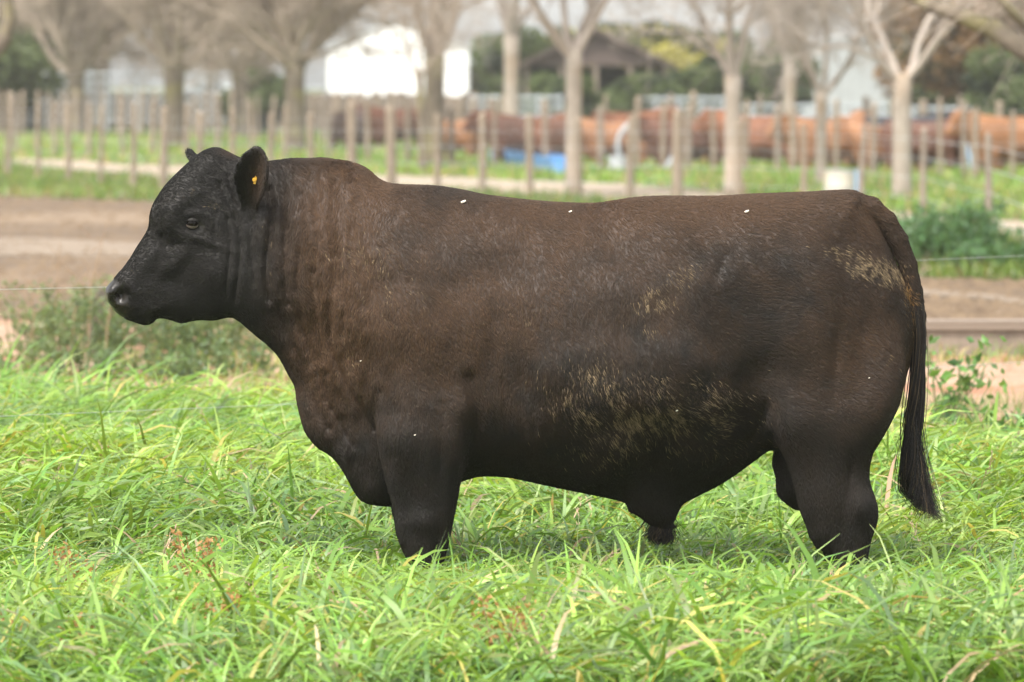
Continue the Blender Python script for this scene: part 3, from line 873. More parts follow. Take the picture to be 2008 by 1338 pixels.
def strip(name, near, far, z, mat, nx=160, ny=14, edge=.5, relief=.02, seed=1):
    """a sheet between two boundary lines given as photograph pixels on the ground"""
    a = np.array([G(*p) for p in near]); b = np.array([G(*p) for p in far])
    def res(p, seed):
        d = np.concatenate([[0], np.cumsum(np.linalg.norm(np.diff(p, axis=0), axis=1))]); t = np.linspace(0, d[-1], nx)
        q = np.stack([np.interp(t, d, p[:, 0]), np.interp(t, d, p[:, 1])], 1)
        q[:, 1] += edge * fbm(t * .9, t * 0 + seed, seed=seed, oct=4) * (1 + .02 * np.abs(q[:, 1]))
        return q
    A, B = res(a, seed), res(b, seed + 5)
    t = np.linspace(0, 1, ny)[:, None, None]
    g = A[None] * (1 - t) + B[None] * t
    zz = z + relief * (0.5 + 0.5 * fbm(g[..., 0] * 1.5, g[..., 1] * 1.5, seed=seed + 9)) * np.sin(np.pi * t[..., 0])
    V = np.concatenate([g, zz[..., None]], 2).reshape(-1, 3)
    i, j = np.meshgrid(np.arange(ny - 1), np.arange(nx - 1), indexing='ij'); q = (i * nx + j).ravel()
    me = np_mesh(name, V, np.stack([q, q + 1, q + nx + 1, q + nx], 1), mat)
    o = obj(name, me); tag(o, kind='structure'); return o

dirt_m = noise_mat('dry_dirt', (.052, .034, .020), (.135, .092, .053), 1.7, .95, .9, 9, .03, c3=(.160, .113, .070), scale3=.16, stretch=(.6, .8, 1), detail=9)
track_m = noise_mat('pale_sandy_track', (.20, .155, .11), (.30, .24, .175), 1.2, .95, .5, 9, .03, stretch=(.5, 1.2, 1))
sand_m = noise_mat('reddish_soil', (.22, .130, .082), (.36, .245, .165), 2.2, .95, .9, 26, .02, c3=(.24, .11, .06), scale3=.7)
strip('bare_soil', [(-1200, 850), (0, 815), (560, 815), (1500, 880), (2500, 880), (3300, 880)], [(-1200, 612), (0, 625), (560, 640), (1500, 655), (2500, 655), (3300, 655)], .004, sand_m, edge=.35, seed=2)
strip('dirt_road', [(-1600, 622), (0, 628), (560, 640), (1500, 652), (2500, 655), (3600, 655)], [(-1600, 370), (0, 384), (320, 396), (900, 430), (1400, 480), (1800, 548), (2100, 556), (3600, 600)], .010, dirt_m, edge=.35, seed=3)
strip('sandy_track', [(-700, 308), (40, 322), (150, 340), (330, 358), (900, 388), (1400, 410), (1750, 448), (2050, 488), (2900, 560)], [(-700, 292), (40, 309), (320, 326), (700, 340), (1000, 352), (1400, 376), (1750, 414), (2050, 438), (2900, 480)], .006, track_m, edge=.5, seed=4)
strip('worn_patch', [(940, 372), (1300, 384), (1500, 384)], [(940, 352), (1300, 366), (1500, 366)], .012, track_m, nx=60, ny=6, edge=.6, seed=6)

# ---- grass ribbons
leaf_m = attr_leaf_mat('grass_blade', .42, .42, .4)
def blades(name, x, y, z0, L, w, th0, bend, az, col, mat, S=5, fold=0.0, tip=.12):
    n_ = len(x)
    k = S + 1
    t = np.linspace(0, 1, k)[None, :]
    th = th0[:, None] + bend[:, None] * t ** 1.35
    ds = (L / S)[:, None]
    thm = (th[:, 1:] + th[:, :-1]) / 2
    hr = np.concatenate([np.zeros((n_, 1)), np.cumsum(np.sin(thm) * ds, 1)], 1)
    hz = np.concatenate([np.zeros((n_, 1)), np.cumsum(np.cos(thm) * ds, 1)], 1)
    ca, sa = np.cos(az)[:, None], np.sin(az)[:, None]
    wob = .10 * L[:, None] * t ** 2 * rng.normal(0, 1, (n_, 1))
    cx = x[:, None] + hr * ca - wob * sa; cy = y[:, None] + hr * sa + wob * ca
    cz = np.maximum(z0 + hz, .006)
    tw = rng.normal(0, .5, (n_, 1)) + rng.normal(0, .5, (n_, 1)) * t
    ww = (w[:, None] / 2) * np.where(t < .35, .65 + t, 1.0) * np.clip((1.02 - t) / (1 - .55), 0, 1) ** .8
    sx = -sa * np.cos(tw); sy = ca * np.cos(tw); sz = np.sin(tw)
    a = np.stack([cx - sx * ww, cy - sy * ww, cz - sz * ww], -1)
    b = np.stack([cx + sx * ww, cy + sy * ww, cz + sz * ww], -1)
    V = np.stack([a, b], 2).reshape(-1, 3)
    base = (np.arange(n_) * 2 * k)[:, None] + (np.arange(S) * 2)[None, :]
    Q = np.stack([base, base + 1, base + 3, base + 2], -1).reshape(-1, 4)
    me = np_mesh(name, V, Q, mat)
    # paler sheath at the foot, brighter towards the tip: leaf colour, constant under any light
    cc = col[:, None, :] * np.ones((1, k, 1))
    cattr(me, 'col', np.repeat(cc.reshape(-1, 3), 2, 0))
    return me

def grass_cols(n_, x, y, dry=.018, yel=.035):
    pal = np.array([[.150, .268, .044], [.208, .335, .066], [.115, .215, .044], [.140, .230, .085], [.275, .370, .120]])
    c = pal[rng.choice(5, n_, p=[.34, .25, .18, .10, .13])]
    big = .5 + .5 * fbm(x * .8, y * .8, seed=41)
    c = c * (.72 + .5 * rng.random((n_, 1))) * (.82 + .36 * big[:, None])
    c = c * np.array([1, 1, 1]) + (big[:, None] > .62) * np.array([.03, .015, 0])
    r = rng.random(n_)
    ye = r < yel; c[ye] = np.array([.40, .36, .10]) * (.7 + .5 * rng.random((ye.sum(), 1)))
    dr = r > 1 - dry; c[dr] = np.array([.42, .31, .19]) * (.6 + .6 * rng.random((dr.sum(), 1)))
    return c

# tall lush sward round the bull: tussocks whose leaves arch outwards
legs_xy = [(float(P(q, 1160, Y)[0]), Y) for q, Y in ((836, -.21), (828, .21), (1660, -.2), (1650, .2))]
def sward(NT, per):
    d = 15.0 + 15.2 * rng.random(NT) ** 1.0
    hw = d * .094 + 1.1
    tx = (rng.random(NT) * 2 - 1) * hw; ty = d - D0
    keep = ty < np.interp(tx, [-2.8, -1.6, 0, 1.2, 2.0, 3.0], [9.2, 8.0, 7.6, 6.4, 4.6, 4.2]) + .8 * fbm(tx * .8, tx * 0, seed=50)
    tx, ty = tx[keep], ty[keep]; m = len(tx)
    ht = .5 + .5 * fbm(tx * .55, ty * .55, seed=51)            # patches of taller grass
    k = rng.poisson(per, m); idx = np.repeat(np.arange(m), k); n_ = len(idx)
    r = np.abs(rng.normal(0, .055, n_)); a = rng.random(n_) * 6.283
    x = tx[idx] + r * np.cos(a); y = ty[idx] + r * np.sin(a)
    size = (.75 + .6 * rng.random(m))[idx] * (.62 + .62 * ht[idx])
    # grazed and trodden shorter where the bull stands
    near = np.clip(np.minimum((y + 2.4) / .9, (1.6 - y) / 1.2), 0, 1) * np.clip((2.5 - np.abs(x)) / .7, 0, 1)
    size *= 1 - .52 * near
    L = (.22 + .27 * rng.random(n_)) * size
    w = (.0052 + .0115 * rng.random(n_) ** 1.3) * (.75 + .45 * size)
    lean = tx[idx] * 0 + .9 * fbm(tx[idx] * .5, ty[idx] * .5, seed=52)
    tdir = rng.random(m) * 1.8 + 3.5 * fbm(tx * .45, ty * .45, seed=58)
    az = np.where(rng.random(n_) < .58, tdir[idx] + rng.normal(0, .5, n_), a + rng.normal(0, .6, n_))
    th0 = np.abs(rng.normal(.30, .25, n_)) + r * 2.5
    bend = np.clip(rng.normal(1.9, .45, n_), .5, 2.7)
    ok = np.ones(n_, bool)
    for lx, ly in legs_xy: ok &= (x - lx) ** 2 + (y - ly) ** 2 > .085 ** 2
    tc_ = (rng.normal(1, .16, (m, 1)) * np.array([[1, 1, 1]]) + rng.normal(0, .05, (m, 3)))[idx]
    col = grass_cols(n_, x, y) * np.clip(tc_, .55, 1.5)
    s = ok
    return x[s], y[s], L[s], w[s], th0[s], bend[s], az[s], col[s]
x, y, L, w, th0, bend, az, col = sward(14500, 15)
tag(obj('grass', blades('grass', x, y, 0.0, L, w, th0, bend, az, col, leaf_m, S=5)), 'tall lush bright green pasture grass around the bull', 'grass', kind='stuff')
# fine low undergrowth filling the gaps, its colour darkened as painted shade
n_ = 30000
d = 15.0 + 15.6 * rng.random(n_); x = (rng.random(n_) * 2 - 1) * (d * .094 + 1.1); y = d - D0
me = blades('low_grass', x, y, 0.0, .07 + .10 * rng.random(n_), .004 + .005 * rng.random(n_), np.abs(rng.normal(0, .5, n_)), rng.random(n_) * 1.6, rng.random(n_) * 6.283,
            grass_cols(n_, x, y, .12, .05) * .6, leaf_m, S=3)
tag(obj('low_grass', me), 'short fine green and straw grass between the tall tussocks', 'grass', kind='stuff')

def far_grass(name, label, region, n_, hmin, hmax, wid, seed, cscale=1.0, dry=.12, flat=0.0):
    """region: list of (near row, far row) by column, sampled evenly as seen"""
    px = rng.random(n_) * 3000 - 500
    cx = [r[0] for r in region]
    nr = np.interp(px, cx, [r[1] for r in region]); fr = np.interp(px, cx, [r[2] for r in region])
    wob = 5 * fbm(px * .012, px * 0, seed=seed, oct=4)
    py = fr + (nr - fr) * rng.random(n_) + wob
    x, y = G(px, py)
    dd = y + D0
    L = (hmin + (hmax - hmin) * rng.random(n_)) * (.6 + .8 * (.5 + .5 * fbm(x * .25, y * .25, seed=seed + 1)))
    w = wid * (.6 + .8 * rng.random(n_)) * (dd / 90)
    col = grass_cols(n_, x * .3, y * .3, dry, .08) * cscale
    me = blades(name, x, y, 0.0, L, w, np.abs(rng.normal(.1, .25, n_)), rng.random(n_) * 1.5, rng.random(n_) * 6.283, col, leaf_m, S=2)
    tag(obj(name, me), label, 'grass', kind='stuff')
far_grass('verge_grass', 'green grass verge between the dirt road and the sandy track', [(-500, 378, 300), (0, 388, 322), (150, 392, 342), (320, 400, 360), (900, 436, 392), (1400, 484, 414), (1750, 545, 452), (2050, 556, 492), (2500, 575, 530)], 50000, .10, .26, .03, 61, .64)
far_grass('paddock_grass', 'green grass between the sandy track and the cattle fence', [(-500, 296, 262), (0, 312, 268), (320, 324, 276), (700, 342, 290), (1000, 354, 300), (1400, 376, 318), (1750, 415, 330), (2050, 440, 336), (2500, 455, 340)], 50000, .10, .28, .045, 62, .95)
far_grass('distant_grass', 'grass of the yard around the distant cattle', [(-500, 270, 205), (2500, 345, 215)], 26000, .08, .2, .09, 63, .8)
# sparse low weeds on the soil edge behind the tall grass
n_ = 16000
px = rng.random(n_) * 3000 - 500; py = 690 + 150 * rng.random(n_); 
x, y = G(px, py); k = fbm(x * .7, y * .7, seed=66) > .12
k &= (px < 1500) | (py < 722)
k |= (px > 1600) & (py < 718)
x, y = x[k], y[k]; n_ = len(x)
me = blades('soil_weeds', x, y, 0.0, .05 + .12 * rng.random(n_), .006 + .008 * rng.random(n_), np.abs(rng.normal(0, .4, n_)), rng.random(n_) * 1.6, rng.random(n_) * 6.283, grass_cols(n_, x, y, .25, .1) * .8, leaf_m, S=3)
tag(obj('soil_weeds', me), 'thin scattered weeds on the bare soil behind the tall grass', 'weeds', kind='stuff')

# clods and small stones lying on the dirt road and the bare soil
def clods(name, label, n_, pxr, pyr, s0, s1, mat, seed):
    g = np.random.default_rng(seed)
    px = pxr[0] + (pxr[1] - pxr[0]) * g.random(n_); py = pyr(px, g.random(n_))
    x, y = G(px, py); s = s0 + (s1 - s0) * g.random(n_) ** 3
    base = np.array([[1, 0, 0], [.3, .95, 0], [-.8, .6, 0], [-.8, -.6, 0], [.3, -.95, 0], [.1, 0, .8], [.0, .0, -.5]])
    V = base[None] * (.7 + .6 * g.random((n_, 7, 3))) * s[:, None, None] * np.array([1, 1, .75])
    a = g.random(n_) * 6.283; ca, sa = np.cos(a)[:, None], np.sin(a)[:, None]
    X = V[..., 0] * ca - V[..., 1] * sa + x[:, None]; Y = V[..., 0] * sa + V[..., 1] * ca + y[:, None]; Z = V[..., 2] + .012
    f = np.array([[0, 1, 5], [1, 2, 5], [2, 3, 5], [3, 4, 5], [4, 0, 5]])
    Q = (np.arange(n_) * 7)[:, None, None] + f[None]
    me = np_mesh(name, np.stack([X, Y, Z], -1).reshape(-1, 3), Q.reshape(-1, 3), mat)
    tag(obj(name, me), label, 'clods', kind='stuff')
clod_m = noise_mat('dirt_clod', (.065, .042, .024), (.165, .115, .068), 3.0, .95, 0)
rb_n = lambda p: np.interp(p, [0, 560, 1500, 2100], [628, 640, 652, 655]); rb_f = lambda p: np.interp(p, [0, 320, 900, 1400, 1800, 2100], [386, 398, 432, 482, 550, 558])
clods('road_clods', 'dry clods and hoof churned lumps on the dirt road', 26000, (-350, 2400), lambda p, r: rb_f(p) + (rb_n(p) - rb_f(p)) * r, .012, .075, clod_m, 71)
clods('soil_clods', 'crumbs of reddish soil on the bare strip', 9000, (-350, 2400), lambda p, r: 665 + 175 * r, .006, .040, sand_m, 72)

lane_m = noise_mat('worn_pale_dirt', (.12, .088, .058), (.21, .165, .118), 1.4, .95, .5, 9, .03)
strip('worn_lane', [(-900, 500), (0, 503), (300, 508), (900, 520), (1500, 560), (2100, 612), (3000, 640)], [(-900, 468), (0, 474), (300, 482), (900, 500), (1500, 545), (2100, 600), (3000, 625)], .030, lane_m, nx=120, ny=6, edge=.5, relief=.01, seed=17)
# ================================================================== PLANTS
def leaf_cards(cent, size, nrm_j, col, g, aspect=1.6, curl=0.0):
    """one bent leaf (two quads) per centre"""
    n_ = len(cent)
    a = g.normal(0, 1, (n_, 3)); a /= np.linalg.norm(a, axis=1, keepdims=True)
    r = g.normal(0, 1, (n_, 3)); b = np.cross(a, r); b /= np.linalg.norm(b, axis=1, keepdims=True)
    c = np.cross(a, b)
    s = size[:, None]
    p = [cent - a * s, cent - b * s / aspect * .9, cent + c * s * .25, cent + b * s / aspect * .9, cent + a * s]
    V = np.stack([p[0], p[1], p[4], p[3], p[2]], 1).reshape(-1, 3)     # 0 base,1 left,2 tip,3 right,4 mid
    k = np.arange(n_)[:, None] * 5
    T = np.concatenate([k + [[0, 1, 4]], k + [[1, 2, 4]], k + [[2, 3, 4]], k + [[3, 0, 4]]])
    return V, T, np.repeat(col, 5, 0)

def leafy_clump(name, label, cat, x, y, h, r, nst, seed, colr, parts=True, leaf=.03, nleaf=26, group=None, rot=0, dens=1.0):
    g = np.random.default_rng(seed)
    root = empty(name, (x, y, 0), rot); tag(root, label, cat, group)
    st = MB(); cs = []
    for i in range(nst):
        a = g.random() * 6.283; rr = r * math.sqrt(g.random()) * .55
        lean = g.random() * .55
        hh = h * (.55 + .45 * g.random())
        p = [(rr * math.cos(a) + lean * hh * t * t * math.cos(a) * 1.1, rr * math.sin(a) + lean * hh * t * t * math.sin(a) * 1.1, hh * t - .01) for t in (0, .35, .7, 1)]
        st.tube(p, [.006, .005, .004, .002], 4, False)
        for j in range(int(nleaf * dens)):
            t = g.random() ** .8
            k = min(int(t * 3), 2); f = t * 3 - k
            q = [p[k][c] * (1 - f) + p[k + 1][c] * f for c in range(3)]
            cs.append([q[0] + g.normal(0, leaf * 1.5), q[1] + g.normal(0, leaf * 1.5), max(q[2] + g.normal(0, leaf * .8), .01)])
    cs = np.array(cs); n_ = len(cs)
    c = np.array(colr) * (.55 + .9 * g.random((n_, 1))) + g.normal(0, .006, (n_, 3))
    V, T, C = leaf_cards(cs, leaf * (.6 + .8 * g.random(n_)), None, np.clip(c, .01, 1), g, 1.9)
    me = np_mesh('leaves', V, T, leaf_m, smooth=False); cattr(me, 'col', C)
    obj('leaves', me, root)['kind'] = 'stuff'
    me2 = st.mesh('stems', stem_m); obj('stems', me2, root)['kind'] = 'stuff'
    return root
stem_m = noise_mat('green_stem', (.07, .10, .03), (.12, .15, .05), 30, .7, 0)
drystem_m = noise_mat('dry_stem', (.17, .11, .06), (.28, .19, .11), 30, .8, 0)

# weedy mound left of the head
wm = [(60, 700, .42, .45), (120, 690, .46, .42), (178, 716, .50, .45), (232, 690, .50, .40), (290, 718, .44, .45), (352, 700, .42, .40), (420, 712, .40, .45), (470, 745, .32, .35), (385, 740, .25, .35), (20, 735, .25, .3), (145, 742, .25, .35), (255, 748, .22, .35), (500, 700, .30, .35), (335, 755, .2, .3)]
lb = ['leftmost small weed clump on the soil at the left edge', 'green weed clump on the soil near the left edge', 'taller weed clump left of the bull\'s muzzle', 'dark weed clump just left of the bull\'s muzzle', 'dark green weed clump below the bull\'s muzzle', 'weed clump on the soil below the bull\'s chin', 'weed clump on the soil below the bull\'s jaw', 'weed clump in front of the bull\'s neck', 'low weed clump nearer than those under the jaw', 'small low weed clump at the left picture edge', 'low pale weed clump in front of the mound at left', 'low weed clump in front of the dark clump at left', 'weed clump on the soil touching the bull\'s neck outline', 'smallest weed clump under the chin on bare soil']
for i, (a, b_, h, r) in enumerate(wm):
    x, y = G(a, b_)
    y += .6 if b_ < 720 else 0
    leafy_clump('weed_clump', lb[i], 'weeds', float(x), float(y), h, r, 26 if h > .35 else 15, 100 + i, (.105, .155, .065) if i % 3 else (.14, .19, .08), leaf=.022, nleaf=24, group='weeds on the soil behind the tall grass')
# bushy weeds by the verge on the right
wr_ = [(1770, 552, .55, .6), (1812, 548, .62, .6), (1850, 550, .68, .55), (1885, 548, .66, .5), (1925, 552, .48, .6), (1965, 560, .32, .6), (2040, 560, .3, .6), (1745, 530, .5, .5)]
lr = ['bushy green weed beside the bull\'s tail on the verge', 'bushy weed on the verge, second from the tail', 'tall bushy weed on the verge with upright tips', 'tall bushy weed on the verge left of the nearest post', 'rounded weed at the foot of the nearest fence post', 'low weed on the verge right of the nearest post', 'low weed on the verge at the right picture edge', 'weed mostly hidden behind the bull\'s tail head']
for i, (a, b_, h, r) in enumerate(wr_):
    x, y = G(a, b_ - 14)
    leafy_clump('verge_weed', lr[i], 'weeds', float(x), float(y), h, r, 30, 130 + i, (.075, .150, .055), leaf=.034, nleaf=40, group='weeds along the grass verge')
# sharp leafy plants right of the tail
for i, (a, b_, h, r, nl) in enumerate([(1842, 866, .56, .10, 5), (1890, 870, .50, .10, 5), (1990, 900, .24, .16, 6), (1815, 890, .22, .05, 3), (2050, 890, .26, .14, 6)]):
    x, y = G(a, b_)
    leafy_clump('broadleaf_weed', ['upright lobed green weed right of the tail', 'taller branched green weed against the red soil', 'low broad leaved weed near the right edge', 'smallest weed right beside the tail hair', 'weed at the far right picture edge'][i], 'plant', float(x), float(y), h, r, nl, 150 + i, (.10, .20, .05), leaf=.032, nleaf=18)
# dark rotten stump in the mound
x, y = G(190, 706)
m = MB(); g = np.random.default_rng(4)
m.tube([(0, 0, -.02), (.01, 0, .2), (.02, .02, .36), (.03, .02, .42)], [.10, .085, .08, .05], 10)
m.build('rotten_stump', noise_mat('dark_wood', (.03, .025, .018), (.08, .065, .045), 20, .9, .8), None, (float(x), float(y) + .5, 0))
tag(bpy.data.objects['rotten_stump'], 'dark rotten stump among the weeds left of the muzzle', 'stump')

# dead thin stems standing on the soil at the left
for i, (a, b_, h) in enumerate([(105, 690, .72), (172, 695, .85), (140, 705, .6), (60, 700, .5), (205, 720, .55)]):
    x, y = G(a, b_); m = MB(); g = np.random.default_rng(200 + i)
    m.tube([(0, 0, 0), (.02, 0, h * .5), (.03 + g.normal(0, .05), 0, h)], [.006, .005, .002], 4)
    for k in range(5):
        z = h * (.4 + .12 * k); s = 1 if k % 2 else -1
        m.tube([(.02, 0, z), (.02 + s * .08, .02, z + .09)], [.003, .0015], 3)
    o = m.build('dead_stalk', drystem_m, None, (float(x), float(y), 0))
    tag(o, ['thin dead stalk above the weeds at left', 'tallest thin dead stalk left of the muzzle', 'thin dead stalk between the two tall ones', 'short dead stalk nearest the left edge', 'short dead stalk just under the muzzle'][i], 'dead stalk', 'dead stalks over the weeds')

# seed heads and dry stalks in the sward
seed_m = noise_mat('seed_head', (.20, .13, .09), (.38, .27, .19), 60, .85, 0)
rust_m = attr_leaf_mat('rusty_leaf', .3, .7, .1)
stalks = [(478, 870, .42, .25), (505, 880, .46, .5), (445, 900, .40, -.35), (20, 800, .40, .2), (1125, 965, .30, .3), (1128, 1120, .34, .05), (1905, 1010, .36, .2), (1640, 1160, .16, .6), (1600, 1165, .17, .4), (1065, 1200, .32, .7), (700, 1240, .30, -.4),
          (290, 1150, .30, .3), (820, 1080, .25, .5), (1170, 1015, .25, -.6), (1500, 1210, .28, .4), (1820, 1120, .30, -.2), (1940, 940, .34, .3), (60, 1020, .34, .35), (240, 960, .32, -.3), (1260, 1250, .3, .5), (560, 1270, .28, -.4), (1720, 1300, .28, .3), (930, 1090, .2, -.4)]
seed_lab = ['tall leaning seed stalk in front of the bull\'s neck, left of its twin', 'tall seed stalk leaning right in front of the bull\'s neck', 'seed stalk leaning left in front of the bull\'s throat', 'upright seed stalk at the left picture edge', 'seed stalk under the bull\'s girth behind the foreleg', 'upright seed stalk just in front of the belly shadow', 'seed stalk in the grass right of the tail tuft', 'short pinkish seed stalk before the near hind foot', 'short slanted seed stalk left of the near hind foot', 'slanted dry seed stalk below the belly, in the near grass', 'seed stalk leaning left below the brisket',
 'seed stalk in the near grass at left', 'short slanted seed stalk at the near forefoot', 'reddish seed stalk leaning left under the belly', 'seed stalk in the grass between sheath and hind foot', 'seed stalk in the near grass below the tail', 'seed stalk nearest the right edge behind the tail', 'seed stalk in the left grass below the soil strip', 'seed stalk leaning left in the middle left grass', 'slanted seed stalk in the near grass right of centre', 'seed stalk at the bottom edge left of centre', 'seed stalk at the bottom edge toward the right', 'short seed stalk just right of the near forefoot']
for i, (a, b_, h, ln) in enumerate(stalks):
    x, y = G(a, b_ + 60); g = np.random.default_rng(300 + i)
    root = empty('seed_stalk', (float(x), float(y), 0))
    tag(root, seed_lab[i], 'grass stalk', 'seed stalks in the tall grass')
    m = MB(); ay = g.normal(0, .2)
    path = [(ln * h * t ** 1.6, ay * h * t * t, h * t * (1 - .12 * abs(ln) * t)) for t in np.linspace(0, 1, 7)]
    m.tube(path[:6], [.0016] * 6, 4, False); m.build('stalk', stem_m if i % 2 else drystem_m, root)
    m = MB(); e = Vector(path[-1]); d = (e - Vector(path[-3])).normalized()
    for k in range(16):
        q = e - d * (.10 - k * .0066); o_ = Vector((g.normal(0, .004), g.normal(0, .004), g.normal(0, .003)))
        m.tube([q + o_, q + o_ * 1.8 + d * .012], [.0022, .0007], 4)
    m.build('seed_head', seed_m, root)

# rusty dock plants in the near left grass
dock = [(430, 1330, .20), (250, 1300, .17), (165, 1225, .20), (382, 1210, .22), (30, 1360, .17), (130, 1370, .18), (330, 1290, .14), (985, 1390, .24), (1010, 1350, .18), (235, 1245, .13), (520, 1330, .12), (70, 1310, .14)]
dock_lab = ['rusty dock plant at the bottom, left of centre', 'rusty dock plant at the bottom in the left quarter', 'brown dock plant highest in the left grass', 'brown dock plant below the bull\'s chin in the near grass', 'rusty dock plant in the bottom left corner', 'rusty dock plant at the bottom beside the corner one', 'small rusty dock plant between two taller ones at left', 'orange brown dock plant at the bottom centre', 'smaller dock plant just behind the bottom centre one', 'small brown dock plant left in the near grass', 'smallest dock plant left of bottom centre', 'small dock plant behind the bottom left corner']
for i, (a, b_, h) in enumerate(dock):
    h = h * 1.0; x, y = G(a, b_); g = np.random.default_rng(400 + i)
    root = empty('dock_plant', (float(x), float(y), 0))
    tag(root, dock_lab[i], 'dock plant', 'rusty dock plants in the foreground grass')
    m = MB(); cs = []
    for s_ in range(3):
        lx = g.normal(0, .25)
        m.tube([(0, 0, 0), (lx * h * .4, 0, h * .6), (lx * h, 0, h * (1.05 + .1 * s_))], [.0035, .003, .0015], 4, False)
        for k in range(70):
            t = .45 + .6 * g.random(); cs.append((lx * h * t + g.normal(0, .018), g.normal(0, .018), h * t * (1.05 + .1 * s_) + g.normal(0, .006)))
    m.build('stems', drystem_m, root)['kind'] = 'stuff'
    cs = np.array(cs); V, T, C = leaf_cards(cs, .005 + .007 * g.random(len(cs)), None, np.array([.36, .20, .085]) * (.6 + .7 * g.random((len(cs), 1))), g, 1.5)
    me = np_mesh('seed_cluster', V, T, rust_m, smooth=False); cattr(me, 'col', C); obj('seed_cluster', me, root)['kind'] = 'stuff'
# a few long single leaves crossing the legs, as in front of the near fore and hind feet
# ================================================================== TREES
def tubes_np(paths, rads, sides=3):
    """paths (n,k,3), rads (n,k) -> verts, quads"""
    n_, k = paths.shape[:2]
    d = np.gradient(paths, axis=1); d /= np.linalg.norm(d, axis=2, keepdims=True) + 1e-9
    ref = np.where(np.abs(d[..., 2:3]) > .9, np.array([1.0, 0, 0]), np.array([0, 0, 1.0]))
    a = np.cross(d, ref); a /= np.linalg.norm(a, axis=2, keepdims=True) + 1e-9
    b = np.cross(d, a)
    t = np.arange(sides) * 2 * np.pi / sides
    V = paths[:, :, None, :] + (a[:, :, None, :] * np.cos(t)[None, None, :, None] + b[:, :, None, :] * np.sin(t)[None, None, :, None]) * rads[:, :, None, None]
    base = (np.arange(n_) * k * sides)[:, None, None] + (np.arange(k - 1) * sides)[None, :, None]
    s = np.arange(sides)[None, None, :]; s2 = (s + 1) % sides
    Q = np.stack([base + s, base + s2, base + sides + s2, base + sides + s], -1).reshape(-1, 4)
    return V.reshape(-1, 3), Q

def bare_tree_meshes(seed, tr=.18, fork=2.0, height=8.0, nl=6, spread=.75, twigs=5200, twig_r=.006, flare=1.25, lean=0.0, tl=(.35, 1.0), low=.0):
    g = np.random.default_rng(seed)
    tk = MB()
    tk.tube([(0, 0, -.05), (0, 0, .25), (lean * .3, 0, fork * .5), (lean * .7, .0, fork * .9), (lean, 0, fork + .15)], [tr * flare, tr * 1.03, tr * .95, tr * .95, tr * 1.05], 12)
    paths = []; rads = []
    def branch(p, d, L, r, lev):
        pts = [p]; q = p.copy(); dd = d.copy(); K = 7
        for i in range(K):
            dd = dd + g.normal(0, .13, 3) + np.array([0, 0, .05 if lev < 2 else .02]); dd /= np.linalg.norm(dd)
            q = q + dd * L / K; pts.append(q.copy())
        pts = np.array(pts); rr = r * (1 - .68 * np.linspace(0, 1, K + 1))
        paths.append(pts); rads.append(rr)
        if lev < 3:
            for _ in range({0: 6, 1: 5, 2: 4}[lev]):
                t = .25 + .75 * g.random(); i = min(int(t * K), K - 1)
                nd = (pts[i + 1] - pts[i]); nd /= np.linalg.norm(nd)
                o = g.normal(0, 1, 3); o -= nd * o.dot(nd); o /= np.linalg.norm(o)
                a = .45 + .5 * g.random()
                branch(pts[i], nd * math.cos(a) + o * math.sin(a), L * (.42 + .28 * g.random()), rr[i] * .6, lev + 1)
    for i in range(nl):
        a = 6.283 * (i + .5 * g.random()) / nl; s = spread * (.6 + .6 * g.random())
        d = np.array([math.cos(a) * math.sin(s), math.sin(a) * math.sin(s), math.cos(s)])
        branch(np.array([lean, 0, fork - .05]), d, (height - fork) * (.5 + .25 * g.random()), tr * (.40 + .18 * g.random()), 0)
    paths = np.array(paths); rads = np.array(rads)
    V1, Q1 = tubes_np(paths, rads, 5)
    # twigs
    n0 = len(paths); wt = (rads[:, 0] < tr * .5) + .15
    idx = g.choice(n0, twigs, p=wt / wt.sum()); t = g.random(twigs) * 6.99; i = t.astype(int); f = (t - i)[:, None]
    st = paths[idx, i] * (1 - f) + paths[idx, np.minimum(i + 1, 7)] * f
    d = paths[idx, np.minimum(i + 1, 7)] - paths[idx, i]; d /= np.linalg.norm(d, axis=1, keepdims=True) + 1e-9
    o = g.normal(0, 1, (twigs, 3)); d = d * .55 + o * .62 + np.array([0, 0, .12 - low]); d /= np.linalg.norm(d, axis=1, keepdims=True)
    L = tl[0] + (tl[1] - tl[0]) * g.random(twigs)
    tt = np.linspace(0, 1, 4)[None, :, None]
    o2 = g.normal(0, 1, (twigs, 3)) * .22
    tp_ = st[:, None, :] + (d[:, None, :] * tt + o2[:, None, :] * tt ** 2) * L[:, None, None]
    tr_ = twig_r * (1 - .75 * tt[..., 0]) * (.6 + .8 * g.random((twigs, 1)))
    V2, Q2 = tubes_np(tp_, tr_, 3)
    # secondary twiglets
    m2 = twigs * 2; id2 = g.integers(0, twigs, m2); f2 = g.random((m2, 1))
    s2 = tp_[id2, 1] * (1 - f2) + tp_[id2, 3] * f2
    d2 = d[id2] * .6 + g.normal(0, .6, (m2, 3)); d2 /= np.linalg.norm(d2, axis=1, keepdims=True)
    L2 = .15 + .35 * g.random(m2)
    t2 = np.linspace(0, 1, 3)[None, :, None]
    p2_ = s2[:, None, :] + d2[:, None, :] * t2 * L2[:, None, None]
    V3, Q3 = tubes_np(p2_, twig_r * .6 * (1 - .7 * t2[..., 0]) * np.ones((m2, 1)), 3)
    V = np.concatenate([V1, V2, V3]); Q = np.concatenate([Q1, Q2 + len(V1), Q3 + len(V1) + len(V2)])
    return tk, V, Q

